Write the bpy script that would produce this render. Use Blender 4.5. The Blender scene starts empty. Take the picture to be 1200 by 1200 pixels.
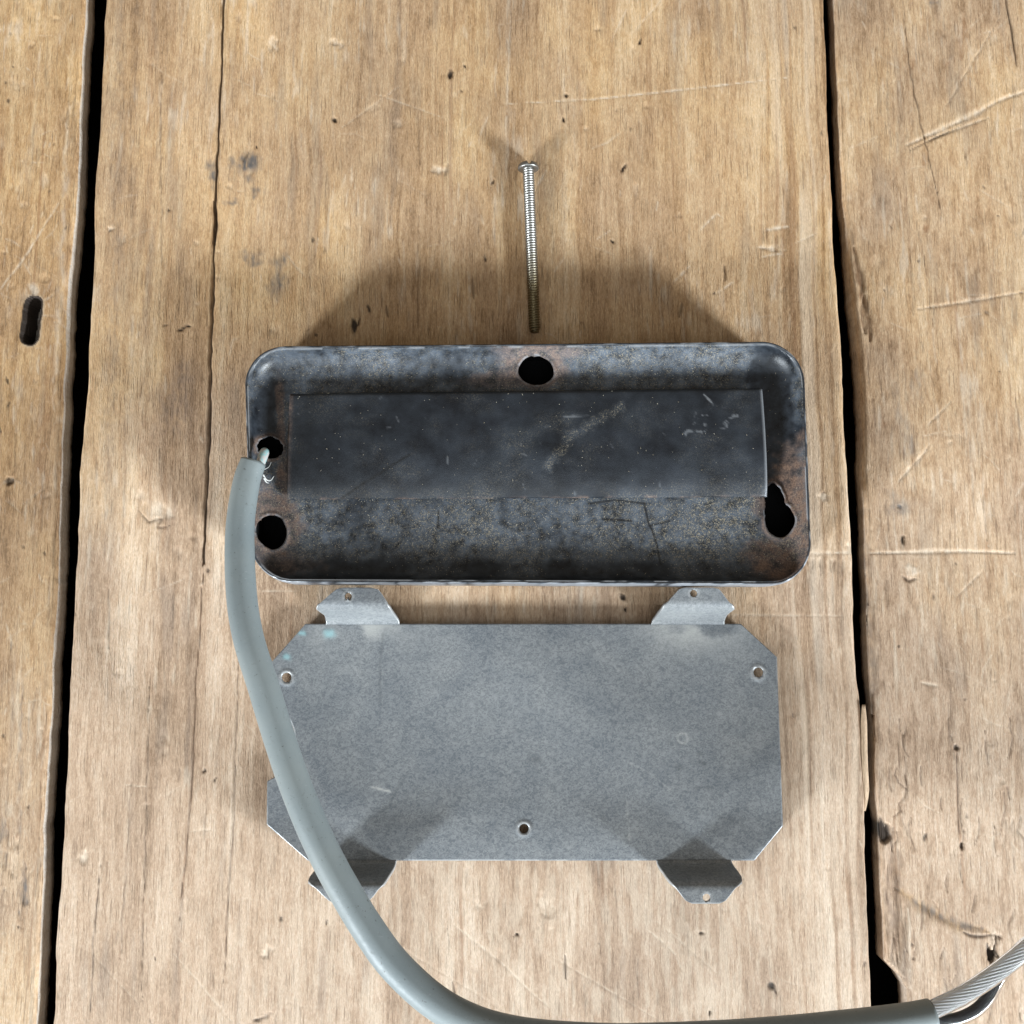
import bpy, bmesh, math
import numpy as np
from mathutils import Vector, Matrix

# ------------------------------------------------------------------ camera, world, lamps, exposure
scene = bpy.context.scene
TH = math.radians(7.5)      # the phone leans a little away from straight down
DIST = 0.24
F = 1200.0
CAM = np.array([0.0, -DIST * math.sin(TH), DIST * math.cos(TH)])
cam_data = bpy.data.cameras.new('camera')
cam_data.lens = 36.0
cam_data.sensor_width = 36.0
cam_data.sensor_fit = 'HORIZONTAL'
cam_data.clip_start = 0.005
cam_data.clip_end = 20.0
cam = bpy.data.objects.new('camera', cam_data)
cam.location = CAM
cam.rotation_euler = (TH, 0, 0)
scene.collection.objects.link(cam)
scene.camera = cam

world = bpy.data.worlds.new('World')
scene.world = world
world.use_nodes = True
bg = world.node_tree.nodes['Background']
bg.inputs[0].default_value = (1.0, 0.89, 0.74, 1)
bg.inputs[1].default_value = 0.29


def window_or_fill_lamp(name, az, elev, dist, size, power, col):
    ld = bpy.data.lights.new(name, 'AREA')
    ld.shape = 'RECTANGLE'
    ld.size = size
    ld.size_y = size * 1.2
    ld.energy = power
    ld.color = col
    o = bpy.data.objects.new(name, ld)
    a, e = math.radians(az), math.radians(elev)
    p = Vector((math.cos(a) * math.cos(e), math.sin(a) * math.cos(e), math.sin(e))) * dist
    o.location = p
    o.rotation_euler = (-p).to_track_quat('-Z', 'Y').to_euler()
    scene.collection.objects.link(o)


window_or_fill_lamp('window_or_fill_light', -40, 19, 1.4, 0.19, 46, (0.86, 0.94, 1.0))
window_or_fill_lamp('window_or_fill_light', -134, 19, 1.4, 0.19, 40, (0.86, 0.94, 1.0))
window_or_fill_lamp('window_or_fill_light', -88, 58, 1.6, 1.0, 8, (0.86, 0.94, 1.0))  # added soft fill lamp, no window known there

scene.view_settings.view_transform = 'Standard'
scene.view_settings.look = 'None'
scene.view_settings.gamma = 1
scene.view_settings.exposure = -0.13
scene.view_settings.use_curve_mapping = False
scene.render.resolution_x = 1024
scene.render.resolution_y = 1024

# ------------------------------------------------------------------ helpers
MM = 0.001
PX = 0.0002                  # one photo pixel on the wood, at the picture's middle
UP = np.array([0, math.cos(TH), math.sin(TH)])
FW = np.array([0, math.sin(TH), -math.cos(TH)])


def at(px, py, z):
    """point of the place seen at a photo pixel, at height z (m)"""
    px, py, z = np.broadcast_arrays(np.asarray(px, float), np.asarray(py, float), np.asarray(z, float))
    dx = (px - 600) / F
    k = -(py - 600) / F
    dy = FW[1] + UP[1] * k
    dz = FW[2] + UP[2] * k
    t = (z - CAM[2]) / dz
    return np.stack([dx * t, CAM[1] + dy * t, z], -1)


def to_px(p):
    v = np.asarray(p) - CAM
    d = v @ FW
    return 600 + F * v[..., 0] / d, 600 - F * (v @ UP) / d


TAB = np.random.default_rng(11).random((8, 256, 256))


def vn(x, y, seed=0):
    t = TAB[seed % 8]
    off = (seed // 8) * 37
    xi = np.floor(x).astype(np.int64)
    yi = np.floor(y).astype(np.int64)
    fx = x - xi
    fy = y - yi
    fx = fx * fx * (3 - 2 * fx)
    fy = fy * fy * (3 - 2 * fy)
    a = t[(xi + off) & 255, yi & 255]
    b = t[(xi + 1 + off) & 255, yi & 255]
    c = t[(xi + off) & 255, (yi + 1) & 255]
    d = t[(xi + 1 + off) & 255, (yi + 1) & 255]
    return (a * (1 - fx) + b * fx) * (1 - fy) + (c * (1 - fx) + d * fx) * fy


def fbm(x, y, o=3, seed=0, gain=0.5):
    s = 0.0
    a = 1.0
    n = 0.0
    for i in range(o):
        s = s + a * vn(x * 2 ** i + 17.3 * i, y * 2 ** i + 9.1 * i, seed + i)
        n += a
        a *= gain
    return s / n


def sstep(a, b, x):
    t = np.clip((x - a) / (b - a), 0, 1)
    return t * t * (3 - 2 * t)


def mesh_np(name, v, quads, mat, parent=None, smooth=True, attrs=None, tris=None):
    """numpy verts (n,3) and quads (m,4) as one mesh object"""
    me = bpy.data.meshes.new(name)
    v = np.ascontiguousarray(v, dtype=np.float32)
    quads = np.ascontiguousarray(quads, dtype=np.int32)
    me.vertices.add(len(v))
    me.vertices.foreach_set('co', v.ravel())
    nl = quads.size
    me.loops.add(nl)
    me.loops.foreach_set('vertex_index', quads.ravel())
    me.polygons.add(len(quads))
    k = quads.shape[1]
    me.polygons.foreach_set('loop_start', np.arange(0, nl, k, dtype=np.int32))
    me.update(calc_edges=True)
    me.validate()
    if smooth:
        me.polygons.foreach_set('use_smooth', np.ones(len(me.polygons), dtype=bool))
    if attrs:
        for an, arr in attrs.items():
            at_ = me.attributes.new(an, 'FLOAT_COLOR', 'POINT')
            at_.data.foreach_set('color', np.ascontiguousarray(arr, dtype=np.float32).ravel())
    if mat:
        me.materials.append(mat)
    o = bpy.data.objects.new(name, me)
    scene.collection.objects.link(o)
    if parent:
        o.parent = parent
    return o


def grid_quads(ny, nx, base=0, flip=False):
    i = np.arange(ny - 1)[:, None] * nx + np.arange(nx - 1)[None, :] + base
    q = np.stack([i, i + nx, i + nx + 1, i + 1], -1).reshape(-1, 4)
    return q[:, ::-1] if flip else q


def drop_unused(v, q, extra=None):
    used = np.unique(q)
    m = -np.ones(len(v), dtype=np.int64)
    m[used] = np.arange(len(used))
    return v[used], m[q], used


def empty(name, loc, label, cat, group=None):
    o = bpy.data.objects.new(name, None)
    o.location = loc
    o.empty_display_size = 0.01
    scene.collection.objects.link(o)
    o['label'] = label
    o['category'] = cat
    if group:
        o['group'] = group
    return o


def adopt(parent, *objs):
    """children keep the place they were built in"""
    for o in objs:
        o.parent = parent
        o.matrix_parent_inverse = Matrix.Translation(parent.location).inverted()


def solidify(o, t, offset=-1):
    m = o.modifiers.new('thickness', 'SOLIDIFY')
    m.thickness = t
    m.offset = offset
    m.use_even_offset = False
    return o


def smooth_path(pts, n):
    """Catmull-Rom through control points, resampled evenly"""
    p = np.asarray(pts, float)
    p = np.vstack([2 * p[0] - p[1], p, 2 * p[-1] - p[-2]])
    out = []
    for i in range(1, len(p) - 2):
        t = np.linspace(0, 1, 24, endpoint=False)[:, None]
        a, b, c, d = p[i - 1], p[i], p[i + 1], p[i + 2]
        out.append(0.5 * (2 * b + (c - a) * t + (2 * a - 5 * b + 4 * c - d) * t ** 2 + (3 * b - a - 3 * c + d) * t ** 3))
    out = np.vstack(out + [p[-2][None]])
    s = np.r_[0, np.cumsum(np.linalg.norm(np.diff(out[:, :3], axis=0), axis=1))]
    q = np.linspace(0, s[-1], n)
    return np.stack([np.interp(q, s, out[:, k]) for k in range(out.shape[1])], -1)


def frames(path):
    t = np.gradient(path, axis=0)
    t /= np.linalg.norm(t, axis=1)[:, None]
    n = np.zeros_like(t)
    u = np.cross(t[0], [0, 0, 1.0])
    u /= np.linalg.norm(u)
    for i in range(len(t)):
        u = u - t[i] * (u @ t[i])
        u /= np.linalg.norm(u)
        n[i] = u
    return t, n, np.cross(t, n)


def tube(name, path, rad, sides, mat, parent=None, cap=True, wob=None, attrs=False):
    path = np.asarray(path)
    t, n, b = frames(path)
    rad = np.broadcast_to(rad, (len(path),))
    a = np.linspace(0, 2 * math.pi, sides, endpoint=False)
    r = rad[:, None] * np.ones((1, sides))
    if wob is not None:
        r = r * wob
    v = path[:, None] + r[..., None] * (np.cos(a)[None, :, None] * n[:, None] + np.sin(a)[None, :, None] * b[:, None])
    N = len(path)
    i = np.arange(N - 1)[:, None] * sides
    j = np.arange(sides)[None]
    j2 = (j + 1) % sides
    q = np.stack([i + j, i + j2, i + sides + j2, i + sides + j], -1).reshape(-1, 4)
    v = v.reshape(-1, 3)
    if cap:
        for end, ring, dirn in ((0, 0, -1), (1, (N - 1) * sides, 1)):
            c = path[0] if end == 0 else path[-1]
            td = t[0] if end == 0 else t[-1]
            base = len(v)
            ringv = v[ring:ring + sides]
            inner = c + (ringv - c) * 0.55 + td * dirn * rad[0 if end == 0 else -1] * 0.02
            v = np.vstack([v, inner, c[None] + td * dirn * rad[0] * 0.03])
            jj = np.arange(sides)
            jj2 = (jj + 1) % sides
            qa = np.stack([ring + jj, base + jj, base + jj2, ring + jj2], -1)
            cc = np.full(sides, base + sides)
            h = np.arange(0, sides, 2)
            qb = np.stack([base + h, cc[h], base + (h + 2) % sides, base + h + 1], -1)
            if end == 1:
                qa = qa[:, ::-1]
                qb = qb[:, ::-1]
            q = np.vstack([q, qa, qb])
    return mesh_np(name, v, q, mat, parent)


# ------------------------------------------------------------------ node helpers
class NT:
    def __init__(self, name):
        self.m = bpy.data.materials.new(name)
        self.m.use_nodes = True
        self.t = self.m.node_tree
        self.b = self.t.nodes['Principled BSDF']

    def n(self, kind, **kw):
        o = self.t.nodes.new(kind)
        for k, val in kw.items():
            setattr(o, k, val)
        return o

    def l(self, a, b):
        self.t.links.new(a, b)

    def val(self, sock, x):
        if hasattr(x, 'is_linked'):
            self.l(x, sock)
        else:
            if isinstance(x, (tuple, list)) and len(x) == 3 and sock.type == 'RGBA':
                x = (*x, 1)
            sock.default_value = x

    def mix(self, fac, a, b, mode='MIX'):
        o = self.n('ShaderNodeMix', data_type='RGBA', blend_type=mode)
        self.val(o.inputs[0], fac)
        self.val(o.inputs[6], a)
        self.val(o.inputs[7], b)
        return o.outputs[2]

    def math(self, op, a, b=0.0, c=0.0, clamp=False):
        o = self.n('ShaderNodeMath', operation=op, use_clamp=clamp)
        self.val(o.inputs[0], a)
        self.val(o.inputs[1], b)
        self.val(o.inputs[2], c)
        return o.outputs[0]

    def noise(self, scale, detail=3, rough=0.55, vec=None, dist=0.0):
        o = self.n('ShaderNodeTexNoise')
        o.inputs['Scale'].default_value = scale
        o.inputs['Detail'].default_value = detail
        o.inputs['Roughness'].default_value = rough
        o.inputs['Distortion'].default_value = dist
        if vec is not None:
            self.l(vec, o.inputs['Vector'])
        return o.outputs['Fac']

    def ramp(self, fac, stops):
        o = self.n('ShaderNodeValToRGB')
        e = o.color_ramp.elements
        while len(e) < len(stops):
            e.new(0.5)
        for el, (p, c) in zip(e, stops):
            el.position = p
            el.color = (*c, 1) if len(c) == 3 else c
        self.l(fac, o.inputs[0])
        return o.outputs[0]

    def rng(self, x, a, b, c=0.0, d=1.0):
        o = self.n('ShaderNodeMapRange')
        self.val(o.inputs[0], x)
        for i, q in enumerate((a, b, c, d)):
            self.val(o.inputs[i + 1], q)
        return o.outputs[0]

    def obj(self, scale=(1, 1, 1), rot=(0, 0, 0)):
        tc = self.n('ShaderNodeTexCoord')
        mp = self.n('ShaderNodeMapping')
        mp.inputs['Scale'].default_value = scale
        mp.inputs['Rotation'].default_value = rot
        self.l(tc.outputs['Object'], mp.inputs[0])
        return mp.outputs[0]

    def attr(self, name):
        a = self.n('ShaderNodeAttribute', attribute_name=name)
        s = self.n('ShaderNodeSeparateColor')
        self.l(a.outputs['Color'], s.inputs[0])
        return s.outputs[0], s.outputs[1], s.outputs[2], a.outputs['Alpha']

    def bump(self, h, strength, dist):
        o = self.n('ShaderNodeBump')
        o.inputs['Strength'].default_value = strength
        o.inputs['Distance'].default_value = dist
        self.l(h, o.inputs['Height'])
        self.l(o.outputs[0], self.b.inputs['Normal'])

    def out(self, col=None, rough=None, metal=None, spec=None):
        for k, x in (('Base Color', col), ('Roughness', rough), ('Metallic', metal), ('Specular IOR Level', spec)):
            if x is not None:
                self.val(self.b.inputs[k], x)
        return self.m


def wood_material():
    t = NT('weathered_wood')
    tone, red, pale, dark = t.attr('maskA')
    grey, grain, ochre, side = t.attr('maskB')
    fine = t.noise(1.0, 4, 0.65, t.obj((4600, 560, 1200), (0, 0, 0.02)), 0.3)
    fib = t.noise(1.0, 2, 0.6, t.obj((9000, 1100, 1500), (0, 0, 0.04)))
    mott = t.noise(1.0, 5, 0.7, t.obj((1900, 1150, 1000)), 0.6)
    silk = t.noise(1.0, 4, 0.62, t.obj((1500, 260, 800), (0, 0, -0.05)), 0.5)
    g = t.math('ADD', grain, t.math('MULTIPLY', t.math('SUBTRACT', fine, 0.5), 0.95))
    g = t.math('ADD', g, t.math('MULTIPLY', t.math('SUBTRACT', mott, 0.5), 0.70))
    g = t.math('ADD', g, t.math('MULTIPLY', t.math('SUBTRACT', silk, 0.5), 0.45))
    pink = t.ramp(g, [(0.0, (0.272, 0.176, 0.108)), (0.36, (0.445, 0.308, 0.206)), (0.64, (0.538, 0.398, 0.284)), (1.0, (0.655, 0.525, 0.405))])
    och = t.ramp(g, [(0.0, (0.275, 0.146, 0.050)), (0.36, (0.465, 0.268, 0.108)), (0.64, (0.575, 0.365, 0.168)), (1.0, (0.690, 0.490, 0.275))])
    c = t.mix(ochre, pink, och)
    hl = t.noise(1.0, 2, 0.55, t.obj((6800, 150, 1200), (0, 0, 0.015)))
    c = t.mix(t.rng(hl, 0.57, 0.72, 0.0, 0.60), c, (0.20, 0.115, 0.055))
    pf = t.noise(1.0, 3, 0.65, t.obj((5600, 620, 1200), (0, 0, -0.1)))
    c = t.mix(t.rng(pf, 0.58, 0.74, 0.0, 0.48), c, (0.66, 0.53, 0.39))
    c = t.mix(red, c, (0.27, 0.135, 0.062))
    c = t.mix(pale, c, (0.70, 0.585, 0.455))
    c = t.mix(grey, c, (0.150, 0.135, 0.125))
    tn = t.math('MULTIPLY', t.rng(tone, 0, 1, 0.66, 1.26), t.rng(fib, 0.25, 0.75, 0.80, 1.17))
    cc = t.n('ShaderNodeCombineColor')
    for i in range(3):
        t.l(tn, cc.inputs[i])
    c = t.mix(1.0, c, cc.outputs[0], 'MULTIPLY')
    c = t.mix(dark, c, (0.030, 0.020, 0.014))
    c = t.mix(t.math('MULTIPLY', side, t.rng(mott, 0.3, 0.7, 0.45, 1.0)), c, (0.56, 0.545, 0.51))
    h = t.math('ADD', t.math('MULTIPLY', fine, 0.6), t.math('MULTIPLY', fib, 0.4))
    h = t.math('SUBTRACT', h, t.math('MULTIPLY', t.rng(hl, 0.58, 0.74), 0.5))
    t.bump(h, 0.95, 0.00032)
    return t.out(c, t.rng(pale, 0, 1, 0.66, 0.8), 0.0, 0.32)


M_WOOD = wood_material()

t = NT('gap_shade_black')
M_VOID = t.out((0.012, 0.010, 0.009), 0.9, 0, 0.1)  # near-black colour stands in for the shade below the gaps

# ------------------------------------------------------------------ the plank surface
bench = bpy.data.objects.new('workbench_top', None)
scene.collection.objects.link(bench)
bench['kind'] = 'structure'
bench['label'] = 'worn tan wooden boards with dark gaps between them'
THICK = 6.8


def gpt(px, py):
    p = at(px, py, 0.0)
    return p[..., 0] / PX, -p[..., 1] / PX


class Plank:
    def __init__(self, lpts, rpts, cols, seed):
        self.seed = seed
        self.r = np.random.default_rng(seed)
        rows = np.r_[np.arange(-700, -40, 22.0), np.arange(-40, 1240, 1.6), np.arange(1240, 1800, 22.0)]
        ly, lx = np.array(lpts, float).T[::-1] if False else (np.array(lpts)[:, 1].astype(float), np.array(lpts)[:, 0].astype(float))
        ry, rx = (np.array(rpts)[:, 1].astype(float), np.array(rpts)[:, 0].astype(float))

        def ext(y, yy, xx):
            out = np.interp(y, yy, xx)
            s0 = (xx[-1] - xx[0]) / (yy[-1] - yy[0])
            out = np.where(y < yy[0], xx[0] + s0 * (y - yy[0]), out)
            return np.where(y > yy[-1], xx[-1] + s0 * (y - yy[-1]), out)
        jl = (fbm(rows / 70, rows * 0 + seed, 4, seed, 0.55) - 0.5) * 7
        jr = (fbm(rows / 70, rows * 0 + seed + 40, 4, seed + 3, 0.55) - 0.5) * 7
        L = ext(rows, ly, lx) + jl
        R = ext(rows, ry, rx) + jr
        pxs = L[:, None] + (R - L)[:, None] * cols[None]
        P = at(pxs, rows[:, None] * np.ones_like(pxs), 0.0)
        self.P = P
        self.GX = P[..., 0] / PX
        self.GY = -P[..., 1] / PX
        self.ny, self.nx = pxs.shape
        self.h = np.zeros((self.ny, self.nx))
        self.cut = np.zeros((self.ny, self.nx), bool)
        self.m = {k: np.zeros((self.ny, self.nx)) for k in ('tone', 'red', 'pale', 'dark', 'grey', 'grain', 'ochre', 'side')}
        self.rowy = self.GY[:, 0]
        self.midx = self.GX[self.ny // 2]

    def window(self, x0, x1, y0, y1, pad):
        a = np.searchsorted(self.rowy, y0 - pad)
        b = np.searchsorted(self.rowy, y1 + pad)
        if b <= a:
            return None
        # columns fan out with the rows, so take the widest range
        lo = min(np.searchsorted(self.GX[a], x0 - pad), np.searchsorted(self.GX[b - 1], x0 - pad))
        hi = max(np.searchsorted(self.GX[a], x1 + pad), np.searchsorted(self.GX[b - 1], x1 + pad))
        if hi <= lo:
            return None
        return (slice(a, b), slice(lo, hi))

    def put(self, w, wt, masks, h):
        md = self.mod[w]
        for k, s in masks.items():
            if k in ('pale', 'grey', 'red'):
                s = s * md
                self.m[k][w] = np.maximum(self.m[k][w], wt * s)
                continue
            self.m[k][w] = np.maximum(self.m[k][w], wt * s) if s > 0 else self.m[k][w] * (1 + s * wt)
        if h:
            self.h[w] += wt * h

    def stroke(self, pts, width, masks, h=0.0, taper=True, jit=0.0, raw=False, sharp=1.0):
        pts = np.array(pts, float)
        gx, gy = (pts[:, 0], pts[:, 1]) if raw else gpt(pts[:, 0], pts[:, 1])
        # resample + jitter
        s = np.r_[0, np.cumsum(np.hypot(np.diff(gx), np.diff(gy)))]
        n = max(2, int(s[-1] / 9) + 1)
        q = np.linspace(0, s[-1], n)
        gx = np.interp(q, s, gx)
        gy = np.interp(q, s, gy)
        if jit:
            gx = gx + (self.r.random(n) - 0.5) * 2 * jit
        w = self.window(gx.min(), gx.max(), gy.min(), gy.max(), width * 3)
        if w is None:
            return
        X, Y = self.GX[w], self.GY[w]
        best = np.zeros_like(X)
        for i in range(n - 1):
            ax, ay, bx, by = gx[i], gy[i], gx[i + 1], gy[i + 1]
            dx, dy = bx - ax, by - ay
            tt = np.clip(((X - ax) * dx + (Y - ay) * dy) / (dx * dx + dy * dy + 1e-9), 0, 1)
            d2 = (X - ax - tt * dx) ** 2 + (Y - ay - tt * dy) ** 2
            f = (i + tt) / (n - 1)
            wd = width * (np.sqrt(np.clip(np.sin(math.pi * np.clip(f, 0.02, 0.98)), 0.02, 1)) if taper else 1.0)
            wd = wd * self.vary[w]
            best = np.maximum(best, np.exp(-(d2 / wd ** 2) ** sharp))
        self.put(w, best, masks, h)

    def blob(self, px, py, rx, ry, masks, h=0.0, rag=0.5, scale=0.35, rot=0.0, soft=0.6, raw=False):
        cx, cy = (px, py) if raw else gpt(px, py)
        rr = max(rx, ry)
        w = self.window(cx - rr, cx + rr, cy - rr, cy + rr, rr * 0.8)
        if w is None:
            return
        X, Y = self.GX[w] - cx, self.GY[w] - cy
        c, s = math.cos(rot), math.sin(rot)
        u, v = (X * c + Y * s) / rx, (-X * s + Y * c) / ry
        d = np.hypot(u, v) + rag * (fbm(self.GX[w] / (rx * scale * 2), self.GY[w] / (ry * scale * 2), 3, int(abs(cx) + abs(cy)) % 60) - 0.5) * 2
        self.put(w, sstep(1.0, 1.0 - soft, d), masks, h)

    def finish(self, name, wall_side):
        GX, GY = self.GX, self.GY
        e = np.minimum(GX - GX[:, :1], GX[:, -1:] - GX)
        rr = 4.0 + 3 * fbm(GX / 400, GY / 45, 2, self.seed + 5)
        ee = np.clip(e / rr, 0, 1)
        self.h -= 0.2 * rr * (1 - np.sqrt(1 - (1 - ee) ** 2))
        P = self.P.copy()
        P[..., 2] = self.h * MM
        A = np.stack([self.m[k] for k in ('tone', 'red', 'pale', 'dark')], -1)
        B = np.stack([self.m[k] for k in ('grey', 'grain', 'ochre', 'side')], -1)
        # side walls
        def wall(col, sgn):
            depths = [1.6, 2.6, 3.8, 5.0, THICK]
            vs, as_, bs = [], [], []
            for k, d in enumerate(depths):
                p = P[:, col].copy()
                p[:, 0] += sgn * PX * ((1.6 + 0.5 * k) * (fbm(GY[:, col] / 26, GY[:, col] * 0 + k * 0.9, 4, self.seed + 9, 0.65) - 0.4))
                p[:, 2] = -d * MM
                vs.append(p)
                as_.append(A[:, col].copy())
                b = B[:, col].copy()
                b[:, 3] = wall_side
                bs.append(b)
            return np.stack(vs, 1), np.stack(as_, 1), np.stack(bs, 1)
        lv, la, lb = wall(0, -1)
        rv, ra, rb = wall(-1, 1)
        V = np.concatenate([lv[:, ::-1], P, rv], 1)
        AA = np.concatenate([la[:, ::-1], A, ra], 1)
        BB = np.concatenate([lb[:, ::-1], B, rb], 1)
        ny, nx = V.shape[:2]
        q = grid_quads(ny, nx)
        cut = np.zeros((ny, nx), bool)
        cut[:, 5:-5] = self.cut
        q = q[~cut.ravel()[q].all(1)]
        i = np.arange(ny - 1) * nx
        bottom = np.stack([i, i + nx - 1, i + 2 * nx - 1, i + nx], -1)
        q = np.vstack([q, bottom])
        return mesh_np(name, V.reshape(-1, 3), q, M_WOOD, bench,
                       attrs={'maskA': np.clip(AA, 0, 1).reshape(-1, 4), 'maskB': np.clip(BB, 0, 1).reshape(-1, 4)})

    def base(self, ochre_top, ochre_bot, streak, fleck, tone0):
        GX, GY, s = self.GX, self.GY, self.seed
        wx = GX + 14 * (fbm(GX / 130, GY / 260, 3, s) - 0.5) + 5 * (vn(GX / 40, GY / 70, s + 1) - 0.5)
        broad = fbm(wx / 34, GY / 900, 3, s + 2)
        lines = fbm(wx / 7.5, GY / 330, 3, s + 3)
        hair = fbm(wx / 2.6, GY / 90, 2, s + 4)
        blot = fbm(GX / 55, GY / 90, 4, s + 5)
        g = 0.5 + streak * ((broad - 0.5) * 0.55 + (lines - 0.5) * 0.42) + (hair - 0.5) * 0.34 + (blot - 0.5) * 0.5
        if fleck:
            fl = fbm(wx / 6, GY / 20, 3, s + 6)
            g -= fleck * sstep(0.56, 0.72, fl)
            g += fleck * 0.4 * sstep(0.42, 0.3, fl)
        self.m['grain'] = np.clip(g, 0, 1)
        big = fbm(GX / 190, GY / 240, 3, s + 7)
        self.m['tone'] = np.clip(tone0 + (big - 0.5) * 0.55 + (blot - 0.5) * 0.25, 0, 1)
        k = np.clip((GY + 600) / 1200, 0, 1)
        self.m['ochre'] = np.clip(ochre_top * 0.92 + (ochre_bot - ochre_top) * sstep(0.25, 0.92, k + 0.35 * (big - 0.5)) + (blot - 0.5) * 0.6, 0, 1)
        self.m['red'] = 0.5 * sstep(0.70, 0.86, fbm(wx / 9, GY / 420, 3, s + 12))
        self.m['pale'] = 0.45 * sstep(0.60, 0.82, fbm(wx / 5, GY / 38, 4, s + 14)) * sstep(0.35, 0.7, fbm(GX / 90, GY / 120, 2, s + 15))
        self.m['grey'] = 0.26 * sstep(0.58, 0.85, fbm(wx / 16, GY / 130, 4, s + 16))
        self.h += 0.22 * (fbm(GX / 75, GY / 230, 3, s + 17) - 0.5)
        self.h += 0.085 * (lines - 0.5) * streak + 0.05 * (hair - 0.5)
        self.h += 0.075 * (fbm(GX / 7, GY / 15, 3, s + 18) - 0.5) + 0.05 * (fbm(GX / 3.5, GY / 14, 2, s + 19) - 0.5)
        self.lines, self.wx = lines, wx
        self.mod = np.clip(0.1 + 2.4 * (fbm(wx / 3.2, GY / 8, 3, s + 20) - 0.22), 0.05, 1.15)
        self.vary = 0.35 + 1.3 * fbm(GX / 14, GY / 24, 3, s + 21)

    def scatter(self, n, fn):
        x0, x1 = self.GX.min(), self.GX.max()
        for _ in range(n):
            gx = self.r.uniform(max(x0, -640), min(x1, 660))
            gy = self.r.uniform(-640, 640)
            fn(gx, gy, self.r)

    def wear(self, dens):
        def scratch(gx, gy, r):
            a = r.choice([r.normal(0.55, 0.35), r.normal(-0.5, 0.3), r.normal(1.45, 0.25)])
            ln = r.uniform(8, 46)
            dx, dy = math.cos(a) * ln, -math.sin(a) * ln
            bx, by = r.normal(0, 3, 2)
            self.stroke([(gx, gy), (gx + dx / 2 + bx, gy + dy / 2 + by), (gx + dx, gy + dy)], r.uniform(0.7, 1.3), {'pale': r.uniform(0.15, 0.45)}, -r.uniform(0.02, 0.06), raw=True, jit=0.7)

        def fibre(gx, gy, r):
            ln = r.uniform(12, 70)
            self.stroke([(gx, gy), (gx + r.normal(0, 2), gy + ln)], r.uniform(0.7, 1.4), {'dark': r.uniform(0.12, 0.38)}, -r.uniform(0.04, 0.13), jit=0.9, raw=True)

        def lift(gx, gy, r):
            ln = r.uniform(6, 26)
            self.stroke([(gx, gy), (gx + r.normal(0, 3), gy + ln)], r.uniform(0.8, 1.7), {'pale': r.uniform(0.2, 0.5)}, r.uniform(0.03, 0.09), raw=True, jit=0.8)

        def speck(gx, gy, r):
            self.blob(gx, gy, r.uniform(1.2, 2.8), r.uniform(1.8, 5.5), {'dark': r.uniform(0.4, 0.85)}, -0.12, rag=0.7, raw=True, scale=.5, rot=r.uniform(-.5, .5))

        def dent(gx, gy, r):
            q = r.uniform(3, 11)
            self.blob(gx, gy, q, q * r.uniform(0.6, 1.9), {'pale': r.uniform(0.0, 0.3) + 0.01}, -r.uniform(0.06, 0.2), rag=0.5, rot=r.uniform(-.6, .6), raw=True, soft=0.9)
        self.scatter(int(110 * dens), scratch)
        self.scatter(int(150 * dens), fibre)
        self.scatter(int(150 * dens), lift)
        self.scatter(int(34 * dens), speck)
        self.scatter(int(70 * dens), dent)


CR = {'dark': 0.9}
# middle plank
mid = Plank([(124, 0), (117, 120), (109, 250), (102, 420), (92, 560), (87, 700), (78, 850), (72, 1000), (61, 1200)],
            [(965, 0), (973, 150), (980, 300), (989, 460), (998, 620), (1004, 760), (1012, 850), (1015, 960), (1019, 1080), (1022, 1150), (1022, 1200)],
            np.linspace(0, 1, 600), 3)
mid.base(0.62, -0.25, 1.0, 0.12, 0.52)
gx0, _ = gpt(905, 600)
band = sstep(gx0 - 30, gx0 + 40, mid.GX)
mid.h += band * 0.20 * (fbm(mid.wx / 6.5, mid.GY / 420, 2, 77) - 0.5)
ring = sstep(0.52, 0.66, fbm(mid.wx / 6.0, mid.GY / 520, 2, 79))
mid.m['grain'] = np.clip(mid.m['grain'] + band * (0.14 - 0.42 * ring), 0, 1)
mid.m['pale'] = np.maximum(mid.m['pale'], 0.35 * band * sstep(0.5, 0.8, fbm(mid.wx / 9, mid.GY / 300, 2, 81)))
# reddish/grey long streaks at the left side of the board
for x0, x1, wd, mk in ((178, 160, 8, {'red': 0.34}), (142, 118, 10, {'grey': 0.26}), (205, 190, 5, {'red': 0.2}), (160, 140, 7, {'grey': 0.18})):
    mid.stroke([(x0, -30), (x0 - 5, 300), ((x0 + x1) / 2 - 6, 640)], wd, mk, 0, jit=2.0)
mid.blob(195, 455, 50, 80, {'grey': 0.34, 'red': 0.22}, 0, rag=0.9, soft=0.9)
# long crack and finer checks
mid.stroke([(263, -40), (260, 60), (258, 110), (252, 230), (250, 270), (250, 340), (247, 420), (245, 520), (241, 600), (238, 660)], 1.5, CR, -0.9, taper=False, jit=0.8)
mid.stroke([(238, 655), (234, 740), (230, 800), (226, 900), (217, 1010), (210, 1080)], 1.1, {'dark': 0.5, 'red': 0.5}, -0.3, taper=True, jit=0.9)
mid.stroke([(250, 235), (253, 262), (250, 290)], 2.6, CR, -1.0)
mid.stroke([(190, 60), (188, 160), (190, 320), (186, 380)], 0.9, {'dark': 0.4}, -0.2, jit=0.8)
mid.stroke([(175, 800), (172, 930), (168, 1050), (166, 1180)], 1.0, {'dark': 0.45}, -0.25, jit=1.0)
mid.stroke([(280, 760), (274, 950), (268, 1040), (264, 1110), (262, 1160)], 1.0, {'dark': 0.5}, -0.25, jit=0.9)
mid.stroke([(152, 90), (155, 260)], 0.8, {'dark': 0.3}, -0.15, jit=0.9)
mid.stroke([(128, 690), (127, 760)], 1.2, {'dark': 0.4}, -0.2, jit=1)
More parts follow.
